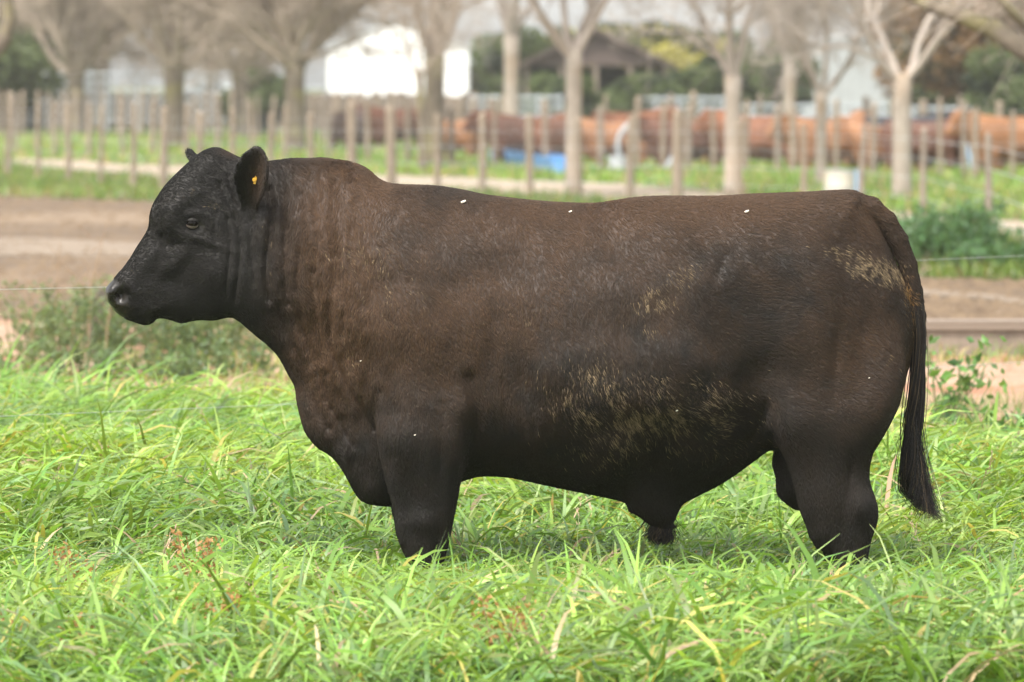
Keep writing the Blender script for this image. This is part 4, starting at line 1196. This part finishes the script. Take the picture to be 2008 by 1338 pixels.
bark1 = noise_mat('grey_brown_bark', (.095, .075, .052), (.18, .148, .108), 6, .9, .8, 22, .03, c3=(.17, .15, .06), scale3=1.5)
bark2 = noise_mat('pale_bark', (.24, .20, .155), (.37, .315, .255), 5, .9, .5, 20, .02, c3=(.30, .22, .15), scale3=1.2)
twig1 = noise_mat('brown_twig', (.26, .205, .155), (.36, .295, .23), 3, .9, 0)
twig2 = noise_mat('pale_twig', (.30, .25, .21), (.42, .36, .30), 3, .9, 0)
def make_tree_protos(specs, bark, twig):
    out = []
    for s in specs:
        tk, V, Q = bare_tree_meshes(**s)
        out.append((tk.mesh('trunk', bark, True), np_mesh('crown', V, Q, twig)))
    return out
A_tr = make_tree_protos([dict(seed=1, tr=.27, fork=2.0, height=9, nl=10, spread=.80, twigs=2900, twig_r=.014, low=-.30),
                         dict(seed=2, tr=.26, fork=2.1, height=8.5, nl=10, spread=.78, twigs=2900, twig_r=.014, low=-.30)], bark1, twig1)
B_tr = make_tree_protos([dict(seed=3, tr=.135, fork=2.15, height=7, nl=6, spread=.55, twigs=3000, twig_r=.006, low=-.35),
                         dict(seed=4, tr=.15, fork=2.3, height=7.5, nl=6, spread=.6, twigs=3000, twig_r=.006, low=-.35),
                         dict(seed=5, tr=.14, fork=1.75, height=7, nl=4, spread=.8, twigs=1800, twig_r=.006, low=-.2)], bark2, twig2)
C_tr = make_tree_protos([dict(seed=9, tr=.20, fork=2.15, height=8, nl=6, spread=.50, twigs=2600, twig_r=.008, low=-.35), dict(seed=10, tr=.075, fork=1.85, height=5, nl=3, spread=.75, twigs=500, twig_r=.006, low=-.3, lean=-.1)], bark1, twig1)
D_tr = make_tree_protos([dict(seed=21, tr=.132, fork=1.72, height=7.5, nl=4, spread=.40, twigs=1500, twig_r=.006, low=-.35)], bark2, twig2)
def place_tree(pr, px, yb, label, rz, s=1.0, group='bare trees along the track', name='bare_tree'):
    x, y = G(px, yb)
    r = empty(name, (float(x), float(y), 0), rz); r.scale = (s, s, s)
    tag(r, label, 'tree', group)
    obj('trunk', pr[0], r); obj('crown', pr[1], r)
    return r
place_tree(A_tr[0], 342, 296, 'thick trunked bare tree above the bull\'s forehead', .3, 1.05)
place_tree(A_tr[1], 578, 305, 'bare tree above the bull\'s neck, left of the white shed', 1.9, 1.0)
place_tree(C_tr[0], 852, 338, 'bare tree standing in front of the white shed', 3.9, 1.0)
place_tree(B_tr[1], 1003, 322, 'bare forked tree just right of the white shed', .8, 1.15)
place_tree(B_tr[0], 1125, 383, 'slender pale bare tree with V fork above the bull\'s back', 2.2, 1.0)
place_tree((D_tr[0]), 1437, 388, 'pale bare tree above the bull\'s loin', 4.0, 1.0)
place_tree(B_tr[0], 1610, 374, 'thinnest pale bare tree behind the cream drum', 5.1, .72)
place_tree(B_tr[1], 1548, 322, 'pale bare tree against the dark evergreens at right', 1.2, .9)
place_tree(B_tr[2], 1768, 405, 'pale bare tree with wide fork above the bull\'s tail head', .55, 1.0)
place_tree(C_tr[1], 828, 345, 'slender bare tree leaning beside the shed tree', 5.3, 1.0)
# far bare wood
for i, (a, dd, s) in enumerate([(-80, 215, 1.25), (60, 235, 1.2), (200, 215, 1.3), (420, 225, 1.25), (505, 245, 1.3), (1700, 268, 1.0), (150, 190, 1.1), (470, 190, 1.05)]):
    pr = A_tr[i % 2] if a < 1200 else B_tr[i % 3]
    x = (a - 1004) / F * dd
    r = empty('bare_tree', (x, dd - D0, 0), i * 1.3); r.scale = (s, s, s * .92)
    tag(r, ['far bare tree off the left edge', 'far bare tree at the left edge behind the pale roof', 'far bare tree behind the metal yards at left', 'far bare tree between the two thick trunks', 'far bare tree left of the second thick trunk', 'far pale bare tree at the pale shed\'s right', 'far bare tree just behind the yards at left', 'far bare tree behind the yards near the second trunk'][i], 'tree', 'bare trees beyond the yards')
    obj('trunk', pr[0], r); obj('crown', pr[1], r)

for i, (a, dd, s) in enumerate([(-420, 190, 1.2), (-700, 205, 1.25), (-1050, 200, 1.2), (-1400, 215, 1.3), (2260, 200, 1.2), (2520, 190, 1.1), (2850, 205, 1.25)]):
    r = empty('bare_tree', ((a - 1004) / F * dd, dd - D0, 0), i * 2.1); r.scale = (s, s, s)
    tag(r, 'far bare tree outside the picture on the ' + ['left, nearest the frame', 'left, second from the frame', 'left, third from the frame', 'left, farthest out', 'right, nearest the frame', 'right, second from the frame', 'right, farthest out'][i], 'tree', 'bare trees beyond the yards')
    obj('trunk', A_tr[i % 2][0], r); obj('crown', A_tr[i % 2][1], r)
# evergreens
fol_m = attr_leaf_mat('evergreen_leaf', .2, .6, .2)
def crown_mesh(seed, rx, rz, cz, n_, colr, top, ls=.16):
    g = np.random.default_rng(seed)
    K = 26
    lob = g.normal(0, 1, (K, 3)); lob /= np.linalg.norm(lob, axis=1, keepdims=True); lob *= (.35 + .5 * g.random((K, 1)))
    lr = .22 + .22 * g.random(K)
    i = g.integers(0, K, n_)
    d = g.normal(0, 1, (n_, 3)); d /= np.linalg.norm(d, axis=1, keepdims=True)
    p = lob[i] + d * (lr[i] * (.55 + .5 * g.random(n_) ** .5))[:, None]
    c = np.array(colr)[None] * (.6 + .8 * g.random((n_, 1)))
    lit = np.array(top)[None] * (.7 + .6 * g.random((n_, 1)))
    kind = (lr[i] > .33)[:, None] | (g.random((n_, 1)) < .25)       # lighter colour on some boughs paints in sunlit foliage
    c = np.where(kind, lit, c)
    p = p * np.array([rx, rx, rz]) + np.array([0, 0, cz])
    V, T, C = leaf_cards(p, ls * (.6 + .8 * g.random(n_)), None, c, g, 1.6)
    me = np_mesh('crown', V, T, fol_m, smooth=False); cattr(me, 'col', C)
    return me
E1 = crown_mesh(11, 3.4, 2.6, 3.0, 12000, (.030, .045, .022), (.34, .31, .075))
E2 = crown_mesh(12, 3.0, 2.3, 2.3, 12000, (.026, .038, .022), (.075, .10, .035))
E3 = crown_mesh(13, 3.2, 2.8, 3.4, 12000, (.085, .075, .035), (.19, .11, .05))
etr = MB().tube([(0, 0, -.05), (0, 0, 1.0), (.1, 0, 2.2), (.1, .1, 3.6)], [.22, .17, .13, .06], 8).mesh('trunk', bark1, True)
ev = [(1235, 212, E1, .72, 'yellow topped evergreen right of the dark barn'), (1330, 205, E1, .72, 'olive evergreen with bright yellowish top'), (1415, 215, E2, .82, 'dark evergreen behind the pale loin tree'), (1500, 205, E2, .74, 'dark evergreen left of the pale shed'),
      (985, 242, E2, .85, 'dark evergreen touching the white shed\'s right side'), (1060, 215, E2, .85, 'dark evergreen left of the barn'), (1150, 225, E1, .75, 'olive evergreen behind the dark barn'), (1290, 195, E2, .5, 'low dark evergreen in front of the olive ones'),
      (1850, 190, E2, .85, 'grey green evergreen right of the tail tree'), (1945, 180, E3, 1.1, 'russet leaved tree near the top right corner'), (2040, 170, E3, 1.2, 'russet leaved tree at the right picture edge'), (1870, 215, E3, 1.15, 'olive brown tree behind the wide forked tree'), (1985, 165, E2, .62, 'green bush beside the russet trees'), (2130, 180, E3, 1.2, 'russet tree beyond the right edge'),
      (10, 205, E2, 1.0, 'dark evergreen at the left picture edge'), (505, 200, E2, .52, 'small dark bush between the two thick trunks'), (-80, 200, E2, 1.1, 'dark evergreen beyond the left edge'), (1410, 180, E2, .62, 'low dark shrub under the evergreens'), (1050, 177, E2, .44, 'dark bush at the left end of the barn'), (1092, 176, E2, .46, 'dark bush before the left side of the barn'), (1150, 175, E2, .45, 'dark bush right behind the slender V forked tree'), (1205, 176, E2, .42, 'olive bush before the open front of the barn'), (1255, 177, E2, .46, 'dark bush before the right side of the barn'), (1305, 178, E2, .45, 'olive bush before the right corner of the barn')]
for i, (a, dd, me, s, lab) in enumerate(ev):
    r = empty('evergreen_tree', ((a - 1004) / F * dd, dd - D0, 0), i * 1.7); r.scale = (s, s, s)
    tag(r, lab, 'tree', 'leafy trees behind the yards')
    obj('trunk', etr, r); obj('crown', me, r)

# big limb reaching in at the top right, from a tree standing outside the picture
def wpt(px, py, d): 
    x, z = P(px, py, d - D0); return np.array([float(x), d - D0, float(z)])
root = empty('overhanging_tree', (float(wpt(2420, 400, 50)[0]), 50 - D0, 0)); tag(root, 'brown limb of a tree reaching across the top right corner', 'tree')
bx = np.array(root.location)
m = MB(); m.tube([np.array([0, 0, -.05]), np.array([0, 0, .8]), np.array([-.05, 0, 1.5]), wpt(2240, 230, 50) - bx], [.34, .28, .25, .17], 12); m.build('trunk', bark1, root, smooth=True)
m = MB()
def limb(pts, rads): m.tube([wpt(a, b_, d) - bx for a, b_, d in pts], rads, 10)
limb([(2245, 240, 50), (2120, 170, 50), (2008, 98, 50), (1945, 55, 50.2), (1880, 30, 50.4), (1820, 10, 50.6), (1770, -22, 50.8), (1700, -60, 51)], [.16, .12, .095, .085, .072, .062, .05, .03])
m.build('limb', bark1, root, smooth=True)
m = MB(); limb([(2120, 170, 50), (2050, 90, 49.5), (1985, 25, 49), (1940, -30, 49)], [.08, .06, .045, .03]); m.build('limb', bark1, root, smooth=True)
m = MB(); limb([(2240, 235, 50), (2180, 90, 50), (2060, -40, 50), (1990, -140, 50)], [.10, .08, .06, .04]); m.build('limb', bark1, root, smooth=True)
g = np.random.default_rng(77); n_ = 420
s0 = np.array([wpt(a, b_, 50 + g.normal(0, .4)) - bx for a, b_ in zip(1900 + 400 * g.random(n_), -120 + 150 * g.random(n_))])
dv = g.normal(0, .5, (n_, 3)) + np.array([-.3, 0, .1]); tt = np.linspace(0, 1, 4)[None, :, None]
V2, Q2 = tubes_np(s0[:, None] + dv[:, None] * tt * .6, .007 * (1 - .7 * tt[..., 0]) * np.ones((n_, 1)), 3)
obj('twigs', np_mesh('twigs', V2, Q2, twig1), root)
# limb at the top left
root = empty('leaning_tree', (float(wpt(-190, 400, 75)[0]), 75 - D0, 0)); tag(root, 'dark limb of a tree leaning in at the top left corner', 'tree')
bx = np.array(root.location)
m = MB(); limb([(-190, 430, 75), (-170, 300, 75), (-90, 180, 75)], [.30, .24, .17]); m.build('trunk', bark1, root, smooth=True)
m = MB(); limb([(-95, 185, 75), (-30, 120, 75), (8, 75, 75), (18, 35, 75), (14, -20, 75), (30, -90, 75)], [.16, .13, .10, .085, .075, .06]); m.build('limb', bark1, root, smooth=True)
# ================================================================== FENCES, BUILDINGS, CATTLE
post_m = noise_mat('weathered_post', (.15, .115, .080), (.265, .21, .155), 7, .9, .5, 30, .01, stretch=(1, 1, .3))
postd_m = noise_mat('dark_post', (.13, .105, .08), (.26, .21, .16), 7, .9, .5, 30, .01, stretch=(1, 1, .3))
wire_m, n, l, b = new_mat('galvanised_wire'); b.inputs['Base Color'].default_value = (.45, .47, .46, 1); b.inputs['Metallic'].default_value = .6; b.inputs['Roughness'].default_value = .5
rail_m = noise_mat('galvanised_rail', (.24, .26, .265), (.36, .385, .39), 4, .5, 0)

def post_mesh(h, r, seed, mat):
    g = random.Random(seed); m = MB()
    m.tube([(0, 0, -.05), (g.uniform(-.01, .01), 0, h * .5), (g.uniform(-.02, .02), g.uniform(-.02, .02), h - .02), (g.uniform(-.02, .02), 0, h)], [r * 1.05, r, r * .96, r * .8], 8)
    return m.mesh('post', mat)
def make_fence(name, label, posts, wires, ground=None, r0=.05, wr=.004, mats=(post_m,), cat='fence'):
    """posts: (px, ground row, height m, radius scale)"""
    pts = [G(a, b_) for a, b_, *_ in posts]
    ox, oy = float(np.mean([p[0] for p in pts])), float(np.mean([p[1] for p in pts]))
    root = empty(name, (ox, oy, 0)); tag(root, label, cat)
    cache = {}
    for i, ((a, b_, h, rs), (x, y)) in enumerate(zip(posts, pts)):
        key = (round(h, 1), round(rs, 1), i % len(mats))
        if key not in cache: cache[key] = post_mesh(1.0, r0 * rs, i, mats[i % len(mats)])
        o = obj('post', cache[key], root, (float(x) - ox, float(y) - oy, 0)); o.scale = (1, 1, h)
        o.rotation_euler = (random.gauss(0, .012), random.gauss(0, .018), random.random() * 6)
    for z in wires:
        m = MB()
        for (x0, y0), (x1, y1) in zip(pts[:-1], pts[1:]):
            m.tube([(float(x0) - ox, float(y0) - oy - r0, z), ((float(x0) + float(x1)) / 2 - ox, (float(y0) + float(y1)) / 2 - oy - r0, z - .015), (float(x1) - ox, float(y1) - oy - r0, z)], wr, 4, False)
        m.build('wire', wire_m, root)
    return root
def gb(xs_, ys_): return lambda a: float(np.interp(a, xs_, ys_))
gF = gb([-200, 15, 320, 768, 1325, 1575, 1687, 1810, 1935, 2090], [340, 356, 386, 400, 411, 418, 428, 446, 490, 570])
fr = [(-125, 1.4, 1), (-50, 1.4, 1), (15, 1.58, 1.15), (75, 1.42, .9), (135, 1.42, 1), (197, 1.36, .8), (262, 1.42, .95), (320, 1.38, 1.25), (392, 1.3, .9), (455, 1.35, .9), (530, 1.3, .9), (610, 1.3, 1), (690, 1.46, 1.5), (768, 1.40, 1.45), (858, 1.3, .9), (945, 1.32, 1.1), (1040, 1.30, 1.15),
      (1134, 1.25, .9), (1235, 1.3, 1.1), (1327, 1.36, 1.7), (1450, 1.25, 1.0), (1575, 1.20, .85), (1687, 1.19, .85), (1810, 1.19, .8), (1937, 1.22, .8), (2090, 1.25, .8)]
make_fence('post_and_wire_fence', 'nearest post and wire fence running along the sandy track', [(a, gF(a), h, rs) for a, h, rs in fr], (.35, .6, .85, 1.08), r0=.052, mats=(post_m,) * 22 + (postd_m,) * 4)
gC = gb([-200, 300, 900, 1500, 2200], [300, 318, 338, 352, 366])
fc = [-60, 30, 108, 175, 240, 300, 365, 425, 495, 560, 645, 720, 800, 885, 970, 1070, 1178, 1250, 1300, 1350, 1400, 1462, 1525, 1555, 1640, 1712, 1780, 1845, 1890, 1912, 1985, 2060, 2130]
make_fence('post_and_wire_fence', 'second fence row of grey posts behind the sandy track', [(a, gC(a), 1.25 + .25 * ((i * 37) % 10) / 10, .8 + .5 * ((i * 53) % 10) / 10) for i, a in enumerate(fc)], (.4, .7, 1.0), r0=.055, mats=(post_m, postd_m, post_m))
gD = gb([-200, 300, 900, 1500, 2200], [268, 276, 296, 316, 332])
a = -150; fd = []; i = 0
while a < 2200:
    fd.append((a, gD(a), 1.35 + .2 * random.random(), .8 + .8 * random.random())); i += 1
    a += random.uniform(18, 34) if a < 980 else random.uniform(45, 85)
make_fence('cattle_yard_fence', 'third fence row with many posts right in front of the cattle', fd, (.3, .6, .9, 1.2), r0=.055, mats=(post_m, postd_m, post_m))

# close boarded timber fence behind, left part
x0, y0 = G(-120, 252); x1, y1 = G(940, 262)
root = empty('paling_fence', (float(x0 + x1) / 2, float(y0 + y1) / 2, 0)); tag(root, 'close boarded grey brown timber fence behind the left posts', 'fence')
me_p = {}
for k in range(3): me_p[k] = MB().box((0, 0, .5), (.5, .5, .5)).mesh('board', noise_mat('old_board_%d' % k, [(.095, .075, .055), (.135, .10, .075), (.07, .055, .04)][k], [(.18, .145, .112), (.24, .19, .145), (.14, .112, .088)][k], 5, .9, .3))
nb = 118
for i in range(nb):
    t = i / (nb - 1)
    o = obj('board', me_p[random.randrange(3)], root, (float(x0 + (x1 - x0) * t) - root.location.x, float(y0 + (y1 - y0) * t) - root.location.y, 0))
    o.scale = (.165 + .03 * random.random(), .03, 1.32 + .22 * random.random())
for z in (.35, 1.05):
    m = MB(); m.tube([(float(x0) - root.location.x, float(y0) - root.location.y + .06, z), (float(x1) - root.location.x, float(y1) - root.location.y + .06, z)], .04, 4); m.build('rail', postd_m, root)

# galvanised cattle yards
def yard(label, px0, px1, d, z0, z1, nr, npst, name='cattle_yard_rails'):
    X0, X1 = (px0 - 1004) / F * d, (px1 - 1004) / F * d
    root = empty(name, ((X0 + X1) / 2, d - D0, 0)); tag(root, label, 'yard railing', 'galvanised yard railings')
    w = X1 - X0
    for i in range(nr):
        z = z0 + (z1 - z0) * i / (nr - 1)
        MB().tube([(-w / 2, 0, z), (w / 2, 0, z)], .05, 6).build('rail', rail_m, root)
    for i in range(npst):
        x = -w / 2 + w * i / (npst - 1)
        MB().tube([(x, .06, -.05), (x, .06, z1 + .08)], .06, 6).build('post', rail_m, root)
yard('long grey metal yard railing at the left edge', -150, 330, 202, .5, 2.12, 6, 9)
yard('grey metal yard railing right of the thick trunk', 350, 460, 204, .5, 2.1, 6, 4)
yard('low grey metal railing left of the white shed', 465, 640, 214, .4, 1.62, 5, 5)
yard('grey metal railing between white shed and barn', 925, 1100, 172, .3, 1.35, 5, 5)
yard('grey metal railing under the dark barn', 1105, 1420, 176, .3, 1.30, 5, 8)
yard('grey metal railing behind the cattle at right', 1425, 1780, 170, .3, 1.1, 4, 8)
yard('grey metal railing at the right edge', 1790, 2150, 165, .3, 1.05, 4, 8)

# white gable shed
white_m = noise_mat('white_painted_sheet', (.78, .78, .75), (.84, .84, .81), 2, .6, .2, 8)
grey_m = noise_mat('pale_grey_roof', (.42, .43, .43), (.52, .53, .53), 2, .6, .2, 8)
pale_m = noise_mat('pale_grey_cladding', (.25, .26, .255), (.31, .32, .31), 2, .6, .2, 8)
brownroof = noise_mat('dark_brown_roof', (.055, .040, .034), (.10, .072, .060), 2, .7, .2, 8)
dark_m = noise_mat('dark_interior_wall', (.035, .042, .050), (.075, .085, .095), 1.2, .9, .3, 8)
def shed(name, label, pxc, d, w, L, eave, apex, wall, roof, nsheet, over=.25, openf=False, rz=0.0, off=0.0):
    root = empty(name, ((pxc - 1004) / F * d, d - D0, 0), rz); tag(root, label, 'shed')
    # front gable: separate upright sheets
    def ztop(x): return apex - (apex - eave) * abs(x - off) / (w / 2 + (abs(off) if x * off < 0 else -abs(off) * 0))
    if not openf:
        for i in range(nsheet):
            a = -w / 2 + w * i / nsheet + .01; c = -w / 2 + w * (i + 1) / nsheet - .01
            za, zc = ztop(a), ztop(c); m = MB()
            m.v += [(a, 0, 0), (c, 0, 0), (c, 0, zc), (a, 0, za), (a, .05, 0), (c, .05, 0), (c, .05, zc), (a, .05, za)]
            m.f += [(0, 1, 2, 3), (5, 4, 7, 6), (0, 4, 5, 1), (3, 2, 6, 7), (0, 3, 7, 4), (1, 5, 6, 2)]
            m.build('wall_sheet', wall, root)
        MB().box((0, .09, eave / 2), (w / 2 - .02, .02, eave / 2)).build('wall', postd_m, root)
    else:
        for x in np.linspace(-w / 2 + .1, w / 2 - .1, 5):
            MB().box((x, .1, eave / 2), (.07, .07, eave / 2 + .05)).build('post', postd_m, root)
        m = MB(); m.v += [(-w / 2, 0, eave), (w / 2, 0, eave), (0, 0, apex), (-w / 2, .06, eave), (w / 2, .06, eave), (0, .06, apex)]; m.f += [(0, 1, 2), (5, 4, 3), (0, 3, 4, 1), (1, 4, 5, 2), (2, 5, 3, 0)]
        m.build('gable_panel', roof, root)
    MB().box((-w / 2 + .05, L / 2 + .2, eave / 2), (.04, L / 2 - .1, eave / 2)).build('wall', wall, root)
    MB().box((w / 2 - .05, L / 2 + .2, eave / 2), (.04, L / 2 - .1, eave / 2)).build('wall', wall, root)
    MB().box((0, L, eave / 2), (w / 2 - .1, .04, eave / 2)).build('wall', dark_m if openf else wall, root)
    for s in (-1, 1):
        m = MB(); xe = s * (w / 2 + over); sl = (apex - eave) / (w / 2); ze = eave - over * sl
        m.v += [(0, -over, apex + .03), (xe, -over, ze + .03), (xe, L + over, ze + .03), (0, L + over, apex + .03), (0, -over, apex + .17), (xe, -over, ze + .15), (xe, L + over, ze + .15), (0, L + over, apex + .17)]
        m.f += [(0, 1, 2, 3), (4, 7, 6, 5), (0, 4, 5, 1), (1, 5, 6, 2), (2, 6, 7, 3)]
        m.build('roof', roof, root)
    return root
shed('white_shed', 'white gabled shed behind the bare trees above the bull\'s neck', 780, 232, 5.75, 9, 3.25, 4.4, white_m, grey_m, 12, over=.12)
shed('open_barn', 'open dark barn with brown gable roof left of the evergreens', 1168, 182, 4.6, 5, 2.35, 3.4, dark_m, brownroof, 8, over=.3, openf=True)
shed('pale_shed', 'pale grey shed behind the pale bare trees at right', 1668, 250, 3.9, 9, 3.5, 3.85, pale_m, grey_m, 8, over=.1)
shed('pale_shed', 'pale grey shed behind the yards at the left', 110, 225, 2.4, 7, 3.2, 3.9, pale_m, grey_m, 6, over=.15)
shed('low_pale_shed', 'low pale building between the thick trunk and the bush', 410, 235, 2.3, 5, 1.35, 1.9, pale_m, grey_m, 6, over=.1)

# blue trough, hoop, drum, brace
blue_m = noise_mat('blue_plastic', (.07, .20, .42), (.12, .28, .52), 3, .5, 0)
xa, ya = G(985, 325); xb, yb = G(1112, 352)
root = empty('blue_trough', (float(xa + xb) / 2, float(ya + yb) / 2, 0), math.atan2(float(yb - ya), float(xb - xa))); tag(root, 'long blue feed trough in the grass above the bull\'s back', 'trough')
Lt = math.hypot(float(xb - xa), float(yb - ya)) / 2
m = MB(); m.box((0, .22, .25), (Lt, .02, .14), rx=-.2); m.box((0, -.22, .25), (Lt, .02, .14), rx=.2); m.build('side', blue_m, root)
MB().box((0, 0, .12), (Lt, .20, .02)).build('base', blue_m, root)
for s in (-1, 1): MB().box((s * (Lt + .02), 0, .25), (.02, .26, .14)).build('end', blue_m, root)
for s in (-.8, 0, .8): MB().box((s * Lt, 0, .04), (.04, .2, .06)).build('leg', rail_m, root)
x, y = G(1268, 345)
root = empty('feeder_hoop', (float(x), float(y), 0)); tag(root, 'pale curved metal hoop of a feeder in front of the brown cattle', 'feeder')
for k in (-.0, .9):
    m = MB(); m.tube([(.55 * math.cos(t) , k, .55 + .55 * math.sin(t)) for t in np.linspace(1.9, 6.0, 18)], .035, 6); m.build('hoop', rail_m, root)
MB().tube([(-.53, 0, .5), (-.53, .9, .5)], .03, 6).build('crossbar', rail_m, root)
MB().tube([(0, 0, .02), (0, .9, .02)], .03, 6).build('crossbar', rail_m, root)
x, y = G(1212, 345)
root = empty('white_bucket', (float(x), float(y), 0)); tag(root, 'white bucket in the grass left of the metal hoop', 'bucket')
MB().tube([(0, 0, 0), (0, 0, .34)], [.14, .18], 14).build('tub', grey_m, root); MB().tube([(0, 0, .34), (0, 0, .37)], [.195, .195], 14).build('rim', grey_m, root)
cream_m = noise_mat('cream_drum', (.36, .33, .26), (.48, .45, .37), 6, .7, .3, c3=(.40, .34, .18), scale3=3)
lb_m = noise_mat('light_blue_plastic', (.28, .45, .62), (.34, .52, .68), 4, .5, 0)
x, y = G(1646, 408)
root = empty('cream_drum', (float(x), float(y), 0)); tag(root, 'cream coloured drum standing behind the bull\'s rump', 'drum')
MB().tube([(0, 0, 0), (0, 0, .02), (0, 0, .28), (0, 0, .52)], [.20, .21, .215, .21], 20).build('drum_body', cream_m, root)
MB().tube([(0, 0, .52), (0, 0, .54)], [.222, .222], 20).build('rim', pale_m, root); MB().tube([(0, 0, .27), (0, 0, .29)], [.222, .222], 20).build('hoop', pale_m, root)
x, y = G(1672, 405)
root = empty('blue_drum', (float(x) + .03, float(y) + .35, 0)); tag(root, 'light blue drum beside and behind the cream drum', 'drum')
MB().tube([(0, 0, 0), (0, 0, .02), (0, 0, .5)], [.12, .13, .125], 16).build('drum_body', lb_m, root); MB().tube([(0, 0, .5), (0, 0, .52)], [.14, .14], 16).build('rim', lb_m, root)
x, y = G(1908, 348)
o = MB().tube([(-.22, 0, 1.0), (.05, 0, -.03)], .045, 6).build('leaning_brace', lb_m, None, (float(x), float(y), 0)); tag(o, 'pale blue brace pole leaning on the fence at right', 'brace')

# wooden edging board with its packed stones, right of the tail
plank_m = noise_mat('weathered_plank', (.13, .10, .075), (.22, .175, .135), 3, .9, .6, 30, .01, stretch=(.2, 3, 3))
xa, ya = G(1560, 700)
root = empty('sleeper_edging', (4.2, 16.6, 0)); tag(root, 'low weathered timber edging between dirt road and bare soil', 'edging')
for i in range(5):
    MB().box((-3.1 + i * 1.55, 0, .205), (.765, .17, .028), rz=.004 * (-1) ** i).build('plank', plank_m, root)
    MB().box((-3.1 + i * 1.55, -.10, .09), (.755, .045, .085), rz=.0).build('kerb_board', postd_m, root)
for i in range(9):
    MB().box((-3.6 + i * .9, -.175, .07), (.04, .03, .10)).build('peg', plank_m, root)

# electric fence wires just behind the bull
root = empty('electric_fence', (0, 5, 0)); tag(root, 'thin two strand electric fence right behind the bull', 'fence')
def ef(xw): return (22.6 + (26.9 - 22.6) * (xw + 2.03) / 4.4) - D0 - 5
for z in (.905, .40):
    m = MB(); m.tube([(x_, ef(x_), z - .012 * math.cos(x_)) for x_ in np.linspace(-3.4, 4.6, 25)], .0010, 5); m.build('wire', wire_m, root)
for x_ in (-3.4, 4.6):
    MB().tube([(x_, ef(x_) + .01, -.05), (x_, ef(x_) + .01, 1.05)], .012, 8).build('stake', white_m, root)

# ---- cattle
CV, CQ = bovine_mesh(0.024, False)
cme = {}
def cow_mat(name, c1, c2): return noise_mat(name, c1, c2, 2.5, .7, .2, 20)
cm = [cow_mat('chestnut_hide', (.10, .038, .018), (.18, .072, .034)), cow_mat('red_brown_hide', (.06, .026, .015), (.11, .044, .024)), cow_mat('orange_hide', (.15, .066, .028), (.25, .115, .05)), cow_mat('black_hide', (.02, .02, .022), (.04, .04, .045)), cow_mat('dark_brown_hide', (.07, .045, .035), (.13, .08, .06))]
CN = vnormals(CV, CQ)
for k, mt in enumerate(cm):
    cme[k] = np_mesh('hide', CV, CQ, mt)
hf = noise_mat('cow_hoof', (.03, .025, .02), (.06, .05, .04), 20, .6, 0)
eyes_c = MB(); 
cows = [(690, 262, 4, 1, 145), (760, 262, 1, 0, 150), (905, 262, 2, 1, 128), (1012, 262, 1, 0, 118), (1085, 262, 0, 1, 113), (1185, 262, 2, 0, 119), (1250, 262, 0, 1, 125), (1322, 262, 1, 0, 112), (1392, 262, 2, 1, 118), (1470, 262, 0, 0, 110), (1530, 262, 1, 1, 115), (1600, 262, 2, 0, 108), (1668, 262, 2, 1, 114), (1722, 262, 2, 0, 108), (1792, 262, 3, 1, 112), (1838, 262, 1, 1, 107), (1880, 262, 0, 0, 112), (1962, 262, 2, 0, 106), (2045, 262, 0, 1, 107), (2120, 262, 1, 0, 110)]
clab = ['dark brown cow in front of the white shed\'s left corner', 'red brown cow below the white shed', 'pale orange cow right of the shed tree', 'red brown cow behind the left end of the blue trough', 'chestnut cow behind the right end of the blue trough', 'orange cow right of the slender V forked tree', 'chestnut cow behind the white bucket', 'dark red cow behind the metal hoop', 'orange cow right of the thick strainer post', 'chestnut cow behind the pale loin tree', 'large red brown cow right of the loin tree', 'orange cow behind the thinnest tree', 'light orange cow above the cream drum', 'light orange cow left of the wide forked tree', 'black cow right of the wide forked tree', 'red brown cow right of the black cow', 'chestnut cow behind the leaning blue brace', 'bright orange cow right of the nearest tall post', 'chestnut cow at the right picture edge', 'red brown cow beyond the right edge']
for i, (a, _, c, f, d) in enumerate(cows):
    s = .79 + .07 * math.sin(i * 2.3)
    rz = (math.pi if f else 0) + (.45 * math.sin(i * 1.9) if i % 4 else 1.25)
    root = empty('cow', ((a - 1004) / F * d, d - D0, 0), rz); root.scale = (s, s, s * .99)
    tag(root, clab[i], 'cow', 'cattle behind the far fence')
    obj('hide', cme[c], root)
    for px_, Yh in ((838, -.21), (830, .21), (1656, -.20), (1646, .20)):
        pass
hoof_me = MB().tube([(0, 0, 0), (0, 0, .07)], [.07, .05], 8).mesh('hoof', hf)
for root in [o for o in scene.objects if o.name.startswith('cow')]:
    for px_, Yh in ((838, -.21), (830, .21), (1656, -.20), (1646, .20)):
        obj('hoof', hoof_me, root, (float(P(px_, 1160, Yh)[0]), Yh, 0))
# ================================================================== HAZE
hz = MB().box((0, 180, 9.0), (700, 260, 10.0)).build('haze')
hm = bpy.data.materials.new('haze_air'); hm.use_nodes = True
hn, hl = hm.node_tree.nodes, hm.node_tree.links
hn.clear(); pv = hn.new('ShaderNodeVolumePrincipled'); pv.inputs['Density'].default_value = .0003
pv.inputs['Color'].default_value = (.93, .90, .86, 1); pv.inputs['Anisotropy'].default_value = 0.3
ho = hn.new('ShaderNodeOutputMaterial'); hl.new(pv.outputs[0], ho.inputs['Volume'])
hz.data.materials.append(hm)
tag(hz, kind='stuff')
scene.cycles.volume_bounces = 1
